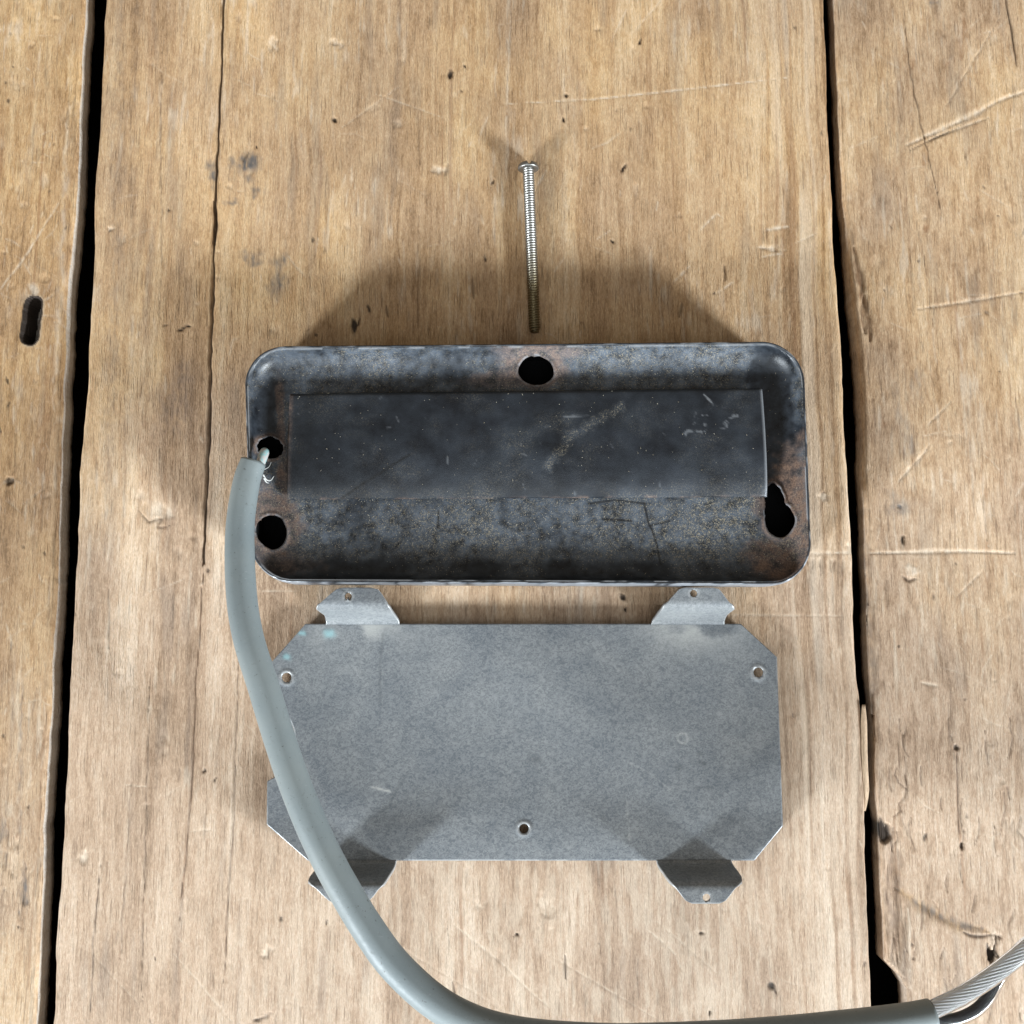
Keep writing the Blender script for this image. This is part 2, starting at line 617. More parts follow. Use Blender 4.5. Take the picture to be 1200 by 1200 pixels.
mid.stroke([(118, 1010), (110, 1100), (106, 1190)], 1.2, {'dark': 0.4, 'grey': .3}, -0.3, jit=1)
mid.stroke([(155, 900), (148, 1010), (140, 1130)], 1.0, {'dark': 0.35}, -0.2, jit=1)
for x in (490, 492):
    mid.stroke([(x, 250), (x - 1, 400)], 0.8, {'dark': 0.28}, -0.12, jit=0.6)
# grey stains
for a in ((287, 195, 20, 26, .62), (248, 205, 9, 20, .5), (270, 238, 12, 8, .45), (325, 318, 17, 38, .6), (296, 303, 18, 12, .4), (300, 225, 10, 12, .4), (1000, 480, 20, 60, .1)):
    mid.blob(*a[:4], {'grey': min(1.0, a[4] * 1.7), 'dark': a[4] * 0.42}, 0, rag=0.8, soft=1.0)
mid.stroke([(284, 190), (292, 178)], 2.2, {'dark': 0.7}, -0.1)
# dark chips
for a in ((526, 88, 4.5, 7.5), (661, 141, 3, 7), (663, 112, 2.5, 4), (545, 78, 1.6, 4), (731, 197, 3, 6.5), (749, 50, 2, 7), (718, 283, 3, 3), (577, 214, 2.5, 5),
          (569, 303, 3, 5), (415, 383, 4, 12), (432, 362, 3, 6), (730, 701, 5, 5), (733, 714, 2, 3), (906, 1156, 4.5, 8), (309, 1192, 16, 4), (606, 1095, 4, 2), (240, 904, 3, 3), (252, 913, 2.5, 4),
          (822, 1093, 4, 2.5), (832, 1187, 2, 5), (541, 106, 2, 3), (392, 140, 3, 4), (300, 172, 2, 3), (98 + 100, 246, 2, 3), (215, 384, 9, 3), (194, 381, 4, 2)):
    mid.blob(*a, {'dark': 0.95}, -0.35, rag=1.0, scale=0.5, soft=0.8, rot=mid.r.uniform(-.5, .5))
mid.stroke([(413, 374), (418, 386), (422, 372)], 2.0, {'dark': .9}, -0.4)
mid.stroke([(548, 318), (551, 345), (548, 372)], 2.2, {'pale': .5}, 0.22)
mid.stroke([(553, 322), (555, 350)], 2.2, {'dark': .55}, -0.35)
mid.stroke([(452, 358), (455, 372)], 1.6, {'dark': .6}, -0.3)
mid.stroke([(662, 1120), (663, 1148)], 1.6, {'dark': .65}, -0.3)
mid.stroke([(658, 1060), (667, 1118)], 1.3, {'pale': .6}, 0.1)
mid.stroke([(848, 310), (850, 328)], 1.3, {'dark': .6}, -0.3)
mid.stroke([(800, 355), (796, 372)], 1.6, {'dark': .6}, -0.3)
mid.stroke([(530, 1150), (534, 1170)], 1.6, {'dark': .55}, -0.3)
# pale bruises
for a in ((181, 600, 24, 30), (517, 199, 14, 9), (643, 1065, 14, 20), (905, 290, 20, 6), (320, 52, 8, 12), (395, 50, 10, 8), (560, 1060, 10, 14), (1000, 640, 8, 8), (965, 585, 9, 9), (310, 1115, 9, 10), (130, 268, 5, 5), (100, 1005, 8, 16)):
    mid.blob(*a, {'pale': 0.62}, -0.25, rag=0.8, soft=0.8)
mid.stroke([(162, 598), (175, 612), (190, 605), (184, 620), (200, 616)], 1.4, {'dark': .45}, -0.2, jit=1.5)
mid.stroke([(525, 192), (522, 206)], 2.0, {'dark': .5}, -0.2)
# scratches one can pick out
for pts, wd, p in (([(590, 122), (700, 116), (820, 103), (922, 91)], 1.3, .75), ([(895, 270), (925, 265)], 2.2, .8), ([(893, 301), (915, 297)], 2.2, .8), ([(932, 285), (958, 273)], 1.6, .7),
                   ([(598, 20), (592, 170)], 1.6, .5), ([(530, 1082), (590, 1130), (625, 1165), (650, 1185)], 1.6, .7), ([(645, 1120), (780, 1200)], 1.2, .4), ([(204, 1118), (240, 1160), (272, 1198)], 1.5, .45),
                   ([(640, 200), (622, 230)], 1.2, .6), ([(760, 1090), (790, 1115), (800, 1140)], 1.5, .6), ([(820, 270), (840, 250), (848, 256)], 1.2, .7), ([(788, 332), (808, 312)], 1.5, .75),
                   ([(715, 270), (700, 280)], 1.3, .6), ([(222, 974), (252, 972)], 1.1, .6), ([(148, 920), (172, 922)], 1.2, .6), ([(735, 10), (715, 50)], 1.0, .5), ([(775, 0), (740, 40)], 1.0, .5),
                   ([(860, 330), (838, 345)], 1.3, .6), ([(400, 150), (470, 100)], .9, .4), ([(440, 110), (520, 138)], .9, .4), ([(575, 130), (565, 150), (560, 175)], 1.0, .5), ([(818, 720), (990, 722)], 1.2, .4),
                   ([(940, 649), (1010, 647)], 2.0, .7), ([(420, 1080), (600, 1190)], .9, .3), ([(100, 1110), (165, 1180)], .9, .3), ([(770, 1080), (840, 1140)], 1.6, .4)):
    mid.stroke(pts, wd, {'pale': p}, -0.09, jit=0.5)
for i in range(26):
    x = 940 + mid.r.uniform(-15, 50)
    mid.stroke([(x, 655), (x + mid.r.normal(0, 1), 655 + mid.r.uniform(6, 22))], 1.2, {'dark': .3}, -0.1)
bx_, by_ = gpt(700, 1120)
wz = np.exp(-((mid.GX - bx_) / 420) ** 2) * sstep(by_ - 420, by_ + 40, mid.GY)
mid.m['grey'] = np.maximum(mid.m['grey'], 0.14 * wz * (0.5 + fbm(mid.GX / 40, mid.GY / 60, 3, 91)))
mid.m['pale'] = np.maximum(mid.m['pale'], 0.38 * wz * sstep(.42, .66, fbm(mid.wx / 5, mid.GY / 30, 4, 92)))
mid.wear(1.0)
mid.finish('plank', 0.25)

# left plank
colsL = 1 - np.r_[np.linspace(0, 0.17, 110), np.linspace(0.18, 1, 50)][::-1]
left = Plank([(-730, 0), (-800, 1200)], [(97, 0), (92, 120), (86, 240), (79, 330), (74, 420), (70, 520), (65, 650), (58, 800), (51, 930), (45, 1060), (40, 1200)], colsL, 21)
left.base(0.68, 0.2, 0.75, 0.15, 0.44)
left.m['ochre'] = np.clip(left.m['ochre'] + 0.1, 0, 1)
left.stroke([(80, 200), (72, 300), (60, 400), (52, 520), (45, 620)], 9, {'red': 0.38}, 0, jit=4)
left.stroke([(80, 120), (72, 330), (62, 480)], 4, {'pale': 0.4}, 0.1, jit=2)
left.stroke([(-10, 352), (30, 300), (76, 226)], 1.5, {'pale': .6}, -0.1, jit=.5)
left.stroke([(48, 130), (22, 225)], 9, {'pale': .16}, 0, jit=1)
left.stroke([(25, 800), (22, 1000)], 3, {'grey': .4}, -0.2, jit=2)
left.blob(27, 1040, 8, 26, {'grey': .75}, -0.2, rag=0.9)
left.blob(0, 990, 10, 30, {'grey': .45}, -0.2, rag=0.9)
left.blob(11, 563, 7, 6, {'dark': .7}, -0.5)
left.stroke([(-2, 572), (12, 560), (24, 566)], 2, {'pale': .6}, 0.1)
left.blob(40, 340, 10, 12, {'pale': .6}, -0.1, rag=0.5)
left.wear(0.9)
# the slotted hole: a real pit through the board
gx, gy = gpt(np.array([39.0, 34.5]), np.array([357.0, 394.0]))
w = left.window(gx.min(), gx.max(), gy.min(), gy.max(), 40)
X, Y = left.GX[w], left.GY[w]
dx, dy = gx[1] - gx[0], gy[1] - gy[0]
tt = np.clip(((X - gx[0]) * dx + (Y - gy[0]) * dy) / (dx * dx + dy * dy), 0, 1)
dd = np.hypot(X - gx[0] - tt * dx, Y - gy[0] - tt * dy) + 1.6 * (fbm(X / 7, Y / 7, 2, 4) - 0.5)
left.h[w] -= np.where(dd < 9.4, THICK, 0.0)
left.cut[w] = dd < 9.4
left.m['dark'][w] = np.maximum(left.m['dark'][w], sstep(12.6, 11.7, dd))  # wall and lip blackened: the pit's shade put into the colour
left.m['pale'][w] = np.maximum(left.m['pale'][w], 0.5 * np.exp(-((dd - 11) / 2.5) ** 2) * (X > gx.mean() - 8))
left.finish('plank', 0.85)  # board edge whitened: skylight on it painted into the colour

# right plank
colsR = np.r_[np.linspace(0, 0.27, 170), np.linspace(0.28, 1, 50)]
right = Plank([(978, 0), (984, 100), (990, 220), (996, 300), (1008, 420), (1013, 560), (1019, 700), (1023, 800), (1026, 900), (1032, 980), (1037, 1080), (1041, 1128), (1048, 1136), (1058, 1146), (1066, 1160), (1068, 1200)],
              [(1880, 0), (1990, 1200)], colsR, 40)
right.base(0.48, -0.2, 0.50, 0.22, 0.46)
for pts, wd, p in (([(1062, 170), (1095, 155), (1140, 135), (1172, 117), (1210, 104)], 3.2, .62), ([(1085, 165), (1160, 137)], 1.6, .5), ([(1075, 362), (1130, 354), (1200, 342)], 2.0, .45),
                   ([(1020, 648), (1080, 647), (1130, 646), (1190, 648)], 2.2, .75), ([(1052, 565), (1078, 535)], 1.6, .6), ([(1070, 550), (1090, 520)], 1.2, .5), ([(1120, 700), (1150, 670)], 1.2, .5),
                   ([(1105, 130), (1172, 20)], 1.2, .35), ([(1115, 470), (1085, 500)], 1.0, .5), ([(1080, 800), (1100, 804)], 2.0, .6), ([(1150, 560), (1158, 640)], 1.2, .5)):
    right.stroke(pts, wd, {'pale': p}, -0.22, jit=0.8)
right.stroke([(1066, 176), (1100, 160), (1130, 145)], 1.2, {'dark': .5}, -0.2, jit=1)
right.stroke([(1058, 0), (1066, 80), (1080, 150), (1093, 200), (1103, 250)], 1.2, {'dark': .5}, -0.3, jit=1)
right.stroke([(1178, -10), (1186, 40), (1192, 80)], 1.6, {'dark': .65}, -0.4, jit=1)
right.stroke([(1073, 250), (1080, 290), (1088, 340), (1093, 385)], 0.9, {'dark': .35}, -0.2, jit=1)
right.stroke([(1129, 20), (1125, 70)], 4.5, {'red': .6}, -0.1, jit=1.5)
right.blob(1094, 2, 9, 7, {'grey': .8}, 0, rag=.8)
for a in ((1060, 520, 14, 40, .42), (1050, 590, 22, 18, .45), (1075, 450, 10, 24, .35), (1052, 475, 8, 40, .3), (1045, 1020, 14, 30, .25)):
    right.blob(*a[:4], {'grey': a[4]}, 0, rag=0.9, soft=0.9)
right.stroke([(1000, 290), (1008, 330), (1013, 390)], 5, {'red': .75, 'dark': .35}, -0.5, jit=1.5)
right.stroke([(1012, 345), (1020, 400)], 4, {'dark': .35, 'red': .5}, -0.4, jit=1)
# gouges along the gap edge
right.blob(1038, 975, 9, 16, {'dark': .97}, -1.2, rag=.6)
right.blob(1048, 1060, 12, 75, {'grey': .25, 'red': .25}, -1.0, rag=.3, soft=.5)
right.stroke([(1064, 1060), (1066, 1110), (1065, 1165)], 1.5, {'pale': .7}, 0.2, jit=1)
right.stroke([(1012, 560), (1018, 700), (1024, 800), (1026, 880)], 3.5, {'grey': .45}, -0.5, jit=1)
# olive bruise running to the gouge
right.stroke([(1050, 1042), (1075, 1058), (1100, 1072), (1125, 1086), (1150, 1088), (1162, 1096)], 6.0, {'ochre': .6, 'grey': .6, 'red': .22}, -0.15, jit=2)
right.stroke([(1075, 1058), (1112, 1080), (1150, 1087)], 4.0, {'dark': .2, 'red': .2}, -0.1, jit=2)
right.stroke([(1128, 1092), (1142, 1098), (1160, 1096)], 1.6, {'dark': .75}, -0.3, jit=1)
right.blob(1168, 1098, 5, 5, {'dark': .6}, -0.4, rag=.7)
right.blob(1162, 1118, 6, 10, {'dark': 1.0}, -0.9, rag=.9, soft=.4)
right.stroke([(1158, 1105), (1160, 1125)], 1.8, {'dark': 1}, -.5, jit=1)
right.stroke([(1168, 1100), (1166, 1112), (1171, 1124)], 1.6, {'dark': .9}, -.5, jit=1)
for i in range(60):
    x, y = right.r.uniform(1040, 1215), right.r.uniform(830, 1230)
    ln = right.r.uniform(14, 60)
    right.stroke([(x, y), (x + right.r.normal(0, 3), y + ln * .5), (x + right.r.normal(2, 4), y + ln)], right.r.uniform(.9, 1.6), {'dark': right.r.uniform(.2, .5)}, -.22, jit=1.4)
right.stroke([(1121, 876), (1122, 920), (1124, 980)], 1.3, {'dark': .55}, -.3)
right.blob(1121, 876, 4, 4, {'dark': .8}, -.4)
right.blob(1127, 991, 4, 5, {'dark': .85}, -.4)
right.blob(1058, 632, 3, 7, {'dark': .8}, -.4)
right.blob(1068, 668, 10, 9, {'pale': .8}, .15, rag=.7)
right.stroke([(1057, 675), (1066, 681), (1074, 678)], 1.6, {'dark': .55}, -.3)
right.blob(1054, 594, 5, 4, {'grey': .9}, -.2)
right.stroke([(1150, 540), (1156, 600), (1158, 700)], 4, {'red': .3}, -.2, jit=1)
right.blob(1085, 268, 4, 6, {'red': .8}, -.1)
for y in np.arange(0, 560, 7.0):
    x = right.r.uniform(1030, 1210)
    yy = y + right.r.normal(0, 10)
    right.stroke([(x, yy), (x + right.r.normal(0, 3), yy + right.r.uniform(6, 18))], right.r.uniform(1.5, 3), {'red': right.r.uniform(.2, .45)}, -.05, jit=1)
right.wear(0.9)
right.finish('plank', 0.2)

# splinter standing off the board edge, over the gap
sp = [np.r_[at(1012, 826, 0.0002)], np.r_[at(1012.5, 850, -0.0002)], np.r_[at(1013, 890, -0.0004)], np.r_[at(1014.5, 930, -0.0008)], np.r_[at(1013, 950, -0.0014)]]
spp = smooth_path(sp, 30)
so = tube('splinter', spp, np.interp(np.linspace(0, 1, 30), [0, .15, .8, 1], [0.0004, 0.0007, 0.0008, 0.0003]), 8, M_WOOD, bench)
nv = len(so.data.vertices)
for an, c in (('maskA', (0.5, 0.05, 0.3, 0.0)), ('maskB', (0.05, 0.5, 0.5, 0.0))):
    a_ = so.data.attributes.new(an, 'FLOAT_COLOR', 'POINT')
    a_.data.foreach_set('color', np.tile(np.array(c, np.float32), nv))

# added unseen black box that keeps the gaps between the boards dark
bm = bmesh.new()
def addbox(bm, x0, x1, y0, y1, z0, z1):
    vs = [bm.verts.new((x, y, z)) for x in (x0, x1) for y in (y0, y1) for z in (z0, z1)]
    for f in ((0, 1, 3, 2), (4, 6, 7, 5), (0, 4, 5, 1), (2, 3, 7, 6), (0, 2, 6, 4), (1, 5, 7, 3)):
        bm.faces.new([vs[i] for i in f])
ZB = -THICK * MM - 0.0004
addbox(bm, -0.27, 0.27, -0.24, 0.26, -0.075, -0.070)
addbox(bm, -0.27, -0.25, -0.24, 0.26, -0.0699, ZB)
addbox(bm, 0.25, 0.27, -0.24, 0.26, -0.0699, ZB)
addbox(bm, -0.2499, 0.2499, -0.24, -0.17, -0.0699, ZB)
addbox(bm, -0.2499, 0.2499, 0.22, 0.26, -0.0699, ZB)
bmesh.ops.recalc_face_normals(bm, faces=bm.faces)
me = bpy.data.meshes.new('gap_shade_box')
bm.to_mesh(me)
bm.free()
me.materials.append(M_VOID)
o = bpy.data.objects.new('gap_shade_box', me)
scene.collection.objects.link(o)
o.parent = bench

# ------------------------------------------------------------------ black pressed-metal housing
ZR = 13.0            # rim height above the boards, mm
DEPTH = 4.4          # inside depth
Wd, Hd, RC = 655.0, 277.0, 47.0
CORN = [at(288, 408, ZR * MM), at(939, 402, ZR * MM), at(950, 683, ZR * MM), at(296, 680, ZR * MM)]


def hmap(X, Y):
    s = (np.asarray(X) / Wd)[..., None]
    r = (np.asarray(Y) / Hd)[..., None]
    return (CORN[0] * (1 - s) + CORN[1] * s) * (1 - r) + (CORN[3] * (1 - s) + CORN[2] * s) * r


def hloc(px, py, z):
    """photo pixel of a point inside the housing at height z (mm) -> housing units"""
    p = at(px, py, z * MM)
    p[..., 2] = ZR * MM
    qx, qy = to_px(p)
    ty = (qy - 405) / 277
    lx, rx = 288 + 8 * ty, 939 + 11 * ty
    X = (qx - lx) / (rx - lx) * Wd
    sx = X / Wd
    top, bot = 408 - 6 * sx, 680 + 3 * sx
    return X, (qy - top) / (bot - top) * Hd


def sdf(X, Y):
    qx = np.abs(X - Wd / 2) - (Wd / 2 - RC)
    qy = np.abs(Y - Hd / 2) - (Hd / 2 - RC)
    return RC - (np.hypot(np.maximum(qx, 0), np.maximum(qy, 0)) + np.minimum(np.maximum(qx, qy), 0))


HOLES = [(628, 436, 21.5, 16.5), (320, 625, 16.5, 20.5), (913, 611, 17, 20), (907, 588, 11.5, 19), (909, 600, 13.5, 15), (318, 527, 14, 13)]
ZF = ZR - DEPTH


def hole_d(X, Y):
    best = np.full(np.shape(X), 9.0)
    for i, (px, py, rx, ry) in enumerate(HOLES):
        cx, cy = hloc(np.array(px), np.array(py), ZF)
        a = np.arctan2((Y - cy) / ry, (X - cx) / rx)
        rag = 0.05 if i < 3 else 0.12
        d = np.hypot((X - cx) / rx, (Y - cy) / ry) + rag * (fbm(np.cos(a) * 2.2 + 9 + i, np.sin(a) * 2.2 + 9, 3, i + 2) - 0.5) * 2
        best = np.minimum(best, d)
    return best


def housing_z(X, Y):
    d = np.maximum(sdf(X, Y) - 2.0, 0)
    wl = 29.0
    k = np.clip(d / wl, 0, 1)
    z = ZR - DEPTH * np.sqrt(np.clip(1 - (1 - k) ** 2.2, 0, 1))
    hd = hole_d(X, Y)
    z += 0.40 * np.exp(-((hd - 1.10) / 0.12) ** 2) * (d > 6)       # burr round the punched holes
    z += 0.16 * (fbm(X / 30, Y / 30, 3, 6) - 0.5) * np.clip(d / 10, 0, 1)
    return z


ys = np.r_[0, 0.15, 0.5, 1.0, 1.6, 2.4, np.linspace(3.4, Hd - 3.4, 205), Hd - 2.4, Hd - 1.6, Hd - 1, Hd - .5, Hd - .15, Hd]
yy = np.minimum(ys, Hd - ys)
inset = np.where(yy < RC, RC - np.sqrt(np.clip(RC ** 2 - (RC - yy) ** 2, 0, None)), 0)
ucol = np.r_[0, 0.0008, 0.0018, 0.003, np.linspace(0.005, 0.995, 470), 0.997, 0.9982, 0.9992, 1]
HX = inset[:, None] + (Wd - 2 * inset)[:, None] * ucol[None]
HY = ys[:, None] * np.ones_like(HX)
Z = housing_z(HX, HY)
V = hmap(HX, HY)
V[..., 2] = Z * MM
ny, nx = HX.shape
q = grid_quads(ny, nx)
fx = HX.ravel()[q].mean(1)
fy = HY.ravel()[q].mean(1)
keepf = hole_d(fx, fy) > 1.0
bnd = np.intersect1d(np.unique(q[keepf]), np.unique(q[~keepf]))
q = q[keepf]
bx, by = HX.ravel()[bnd].copy(), HY.ravel()[bnd].copy()
for _ in range(3):                       # draw the cut edge onto the hole's outline
    d0 = hole_d(bx, by)
    gx_ = (hole_d(bx + .3, by) - hole_d(bx - .3, by)) / .6
    gy_ = (hole_d(bx, by + .3) - hole_d(bx, by - .3)) / .6
    g2 = gx_ ** 2 + gy_ ** 2 + 1e-6
    st = np.clip((1.0 - d0) / g2, -400, 400)
    mx = np.hypot(st * gx_, st * gy_)
    f = np.minimum(1, 1.2 / np.maximum(mx, 1e-6))
    bx += st * gx_ * f
    by += st * gy_ * f
pv = hmap(bx, by)
pv[:, 2] = housing_z(bx, by) * MM
V.reshape(-1, 3)[bnd] = pv


def housing_masks(X, Y):
    """rust, sawdust film, bare metal, grime - the film also carries painted light and shade"""
    hx = lambda px, py: hloc(np.array(float(px)), np.array(float(py)), ZF)
    n1 = fbm(X / 30, Y / 26, 4, 31)
    nb = fbm(X / 110, Y / 70, 3, 39)
    n2 = fbm(X / 7, Y / 7, 3, 33)
    rust = np.zeros_like(X)
    for px, py, rx, ry, s in ((930, 600, 34, 80, 1.0), (925, 655, 50, 32, .95), (893, 590, 14, 18, .6), (628, 430, 38, 31, .7), (590, 447, 46, 12, .5), (317, 612, 38, 46, .85), (329, 500, 6, 60, .6), (325, 660, 50, 18, .45), (333, 560, 12, 30, .9), (640, 415, 60, 9, .5)):
        cx, cy = hx(px, py)
        d = np.hypot((X - cx) / rx, (Y - cy) / ry)
        rust = np.maximum(rust, s * sstep(1.15, 0.6, d + 0.75 * (n1 - 0.5) + 0.5 * (n2 - 0.5)))
    hd = hole_d(X, Y)
    rust = np.maximum(rust, 0.8 * np.exp(-((hd - 1.15) / 0.2) ** 2) * (n2 > 0.35))
    dust_and_shade = 0.34 + 0.7 * (n1 - 0.5) + 0.5 * (nb - 0.5) + 0.20 * sstep(150, 215, Y) - 0.45 * sstep(Hd - 34, Hd - 18, Y)  # lower ledge's light and lower wall's shade painted through the film
    cx, cy = hx(420, 630)
    dust_and_shade -= 0.35 * np.exp(-(np.hypot((X - cx) / 60, (Y - cy) / 50)) ** 2)
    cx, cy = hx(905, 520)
    dust_and_shade -= 0.9 * sstep(1.4, .6, np.hypot((X - cx) / 24, (Y - cy) / 110) + 0.4 * (n1 - 0.5))  # film thinned to paint the shadow in the right end channel
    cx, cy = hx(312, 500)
    dust_and_shade -= 0.8 * sstep(1.6, .3, np.hypot((X - cx) / 14, (Y - cy) / 40) + 0.5 * (n1 - 0.5))  # same painted shadow for the left end channel
    e = sdf(X, Y)
    bare = 0.8 * sstep(2.2, 0.6, e) * sstep(0.50, 0.62, fbm(X / 20, Y / 20, 3, 37))
    cx, cy = hx(368, 642)
    bare = np.maximum(bare, 0.45 * np.exp(-((hd - 1.03) / .06) ** 2) * sstep(.4, .6, n2))
    # cracks in the old paint
    crack = np.zeros_like(X)
    def line(pts, wd):
        nonlocal crack
        pts = [hx(*p) for p in pts]
        for (ax, ay), (bx, by) in zip(pts[:-1], pts[1:]):
            dx, dy = bx - ax, by - ay
            tt = np.clip(((X - ax) * dx + (Y - ay) * dy) / (dx * dx + dy * dy + 1e-9), 0, 1)
            dd = np.hypot(X - ax - tt * dx, Y - ay - tt * dy)
            crack = np.maximum(crack, np.exp(-(dd / wd) ** 2))
    line([(755, 592), (760, 615), (764, 622), (770, 640), (774, 662)], 1.3)
    line([(760, 618), (785, 612)], 1.0)
    line([(706, 610), (740, 612)], 1.4)
    line([(690, 592), (720, 588), (757, 592)], 1.0)
    line([(514, 600), (513, 620)], 1.0)
    return np.stack([np.clip(rust, 0, 1), np.clip(dust_and_shade, 0, 1), np.clip(bare, 0, 1), np.clip(crack, 0, 1)], -1)


def enamel_material(name, film, bs=420, lo=0.34, hi=0.68, r0=.26, r1=.46):
    t = NT(name)
    rust, dust_and_shade, bare, crack = t.attr('maskH')
    n = t.noise(2600, 3, 0.7, t.obj())
    n2 = t.noise(bs, 4, 0.6, t.obj())
    n3 = t.noise(6500, 2, 0.6, t.obj())
    base = t.mix(t.rng(n2, 0.3, 0.72), (0.006, 0.007, 0.009), (0.020, 0.024, 0.030))
    haze = t.mix(t.math('MULTIPLY', t.math('MULTIPLY', t.rng(n2, lo, hi, 0.15, 1.0), t.rng(dust_and_shade, 0.0, 0.35, 0.12, 1.0)), film, clamp=True), base, (0.105, 0.127, 0.158))
    grit = t.math('MULTIPLY', t.rng(n, 0.52, 0.66), t.rng(dust_and_shade, 0.05, 0.7, 0.0, 0.62), clamp=True)
    c = t.mix(grit, haze, (0.30, 0.250, 0.165))
    grit2 = t.math('MULTIPLY', t.rng(n3, 0.60, 0.72), t.rng(dust_and_shade, 0.0, 0.6, 0.0, 0.8), clamp=True)
    c = t.mix(grit2, c, (0.42, 0.37, 0.28))
    rc = t.mix(t.rng(n, 0.3, 0.7), (0.060, 0.034, 0.024), (0.235, 0.150, 0.105))
    c = t.mix(t.math('MULTIPLY', rust, t.rng(n2, 0.34, 0.58, 0.15, 0.95), clamp=True), c, rc)
    c = t.mix(bare, c, (0.42, 0.44, 0.47))
    c = t.mix(crack, c, (0.008, 0.008, 0.008))
    r = t.mix(t.math('ADD', rust, grit, clamp=True), t.ramp(n2, [(0.3, (r0, r0, r0)), (0.75, (r1, r1, r1))]), (0.85, 0.85, 0.85))
    t.bump(t.math('ADD', n, t.math('MULTIPLY', n3, 0.5)), 0.35, 0.00012)
    return t.out(c, r, t.math('MULTIPLY', bare, 0.8), 0.36)


M_ENAMEL = enamel_material('black_enamel_dusty', 0.70)
M_PANEL = enamel_material('black_enamel_panel', 0.30, 130, 0.30, 0.75, .30, .40)

vf, qf, used = drop_unused(V.reshape(-1, 3), q)
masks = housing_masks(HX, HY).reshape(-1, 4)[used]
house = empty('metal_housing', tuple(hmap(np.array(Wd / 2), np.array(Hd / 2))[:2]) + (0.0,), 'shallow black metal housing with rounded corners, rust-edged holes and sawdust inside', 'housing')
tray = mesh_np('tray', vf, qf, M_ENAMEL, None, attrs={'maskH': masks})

solidify(tray, 0.0006)

# outer wall and rolled rim
per = []
for cx, cy, a0 in ((Wd - RC, RC, -90), (Wd - RC, Hd - RC, 0), (RC, Hd - RC, 90), (RC, RC, 180)):
    for a in np.linspace(a0, a0 + 90, 28):
        r = math.radians(a)
        per.append((cx + RC * math.cos(r), cy + RC * math.sin(r), math.cos(r), math.sin(r)))
dense = []
for i in range(len(per)):
    a, b = np.array(per[i]), np.array(per[(i + 1) % len(per)])
    k = max(1, int(np.hypot(*(b - a)[:2]) / 6))
    for j in range(k):
        dense.append(a + (b - a) * j / k)
per = np.array(dense)
prof = [(-0.3, ZR - 0.02), (0.4, ZR + 0.10), (1.4, ZR + 0.08), (2.4, ZR - 0.25), (3.0, ZR - 0.9), (3.2, ZR - 2), (3.0, 8), (2.4, 4), (1.4, 1.2), (0.2, 0.35)]
dn = 0.8 * (fbm(per[:, 0] / 18, per[:, 1] / 18, 3, 55) - 0.5)
vv, mm_ = [], []
for k, (off, z) in enumerate(prof):
    X = per[:, 0] + per[:, 2] * (off + dn * (k > 1))
    Y = per[:, 1] + per[:, 3] * (off + dn * (k > 1))
    p = hmap(X, Y)
    p[:, 2] = z * MM
    vv.append(p)
    wr = fbm(X / 14, Y / 14, 3, 57)
    b = sstep(0.56, 0.68, wr) * (0.8 if k in (2, 3, 4) else 0.1)
    low = sstep(235, 262, Y)
    b = np.maximum(b, low * 0.75 * (k in (3, 4, 5, 6)) * sstep(0.3, 0.5, wr))
    mm_.append(np.stack([0.12 * sstep(.5, .7, fbm(X / 9, Y / 9, 2, 58)), 0.1 + 0 * X, b, 0 * X], -1))
vv = np.stack(vv, 0)
N = len(per)
q = []
for k in range(len(prof) - 1):
    j = np.arange(N)
    j2 = (j + 1) % N
    q.append(np.stack([k * N + j, (k + 1) * N + j, (k + 1) * N + j2, k * N + j2], -1))
shell = mesh_np('outer_wall', vv.reshape(-1, 3), np.vstack(q), M_ENAMEL, None, attrs={'maskH': np.stack(mm_, 0).reshape(-1, 4)})
# added black plate under the holes, standing in for the shade inside
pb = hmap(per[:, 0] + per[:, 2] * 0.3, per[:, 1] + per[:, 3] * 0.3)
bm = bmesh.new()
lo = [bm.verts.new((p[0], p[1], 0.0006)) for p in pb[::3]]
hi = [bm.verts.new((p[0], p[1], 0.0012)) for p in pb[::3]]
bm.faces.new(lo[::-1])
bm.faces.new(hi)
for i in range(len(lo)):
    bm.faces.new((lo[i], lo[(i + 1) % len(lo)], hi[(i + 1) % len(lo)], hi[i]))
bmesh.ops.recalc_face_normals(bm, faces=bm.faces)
me = bpy.data.meshes.new('hole_shade_plate')
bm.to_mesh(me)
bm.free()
t = NT('hole_shade_black')
M_HOLE_SHADE = t.out((0.006, 0.006, 0.006), 0.9, 0, 0.1)  # flat black stands in for the shade inside the holes
me.materials.append(M_HOLE_SHADE)
shade_plate = bpy.data.objects.new('hole_shade_plate', me)
scene.collection.objects.link(shade_plate)

# added black ring inside the wall so the holes look dark
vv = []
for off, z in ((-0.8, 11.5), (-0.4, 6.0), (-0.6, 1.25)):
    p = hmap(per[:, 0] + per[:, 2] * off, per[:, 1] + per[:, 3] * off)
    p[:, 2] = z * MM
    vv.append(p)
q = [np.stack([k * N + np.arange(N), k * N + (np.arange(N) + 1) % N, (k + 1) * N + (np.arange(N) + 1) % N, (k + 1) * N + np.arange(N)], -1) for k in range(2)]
shade_ring = mesh_np('hole_shade_ring', np.vstack(vv), np.vstack(q), M_HOLE_SHADE)

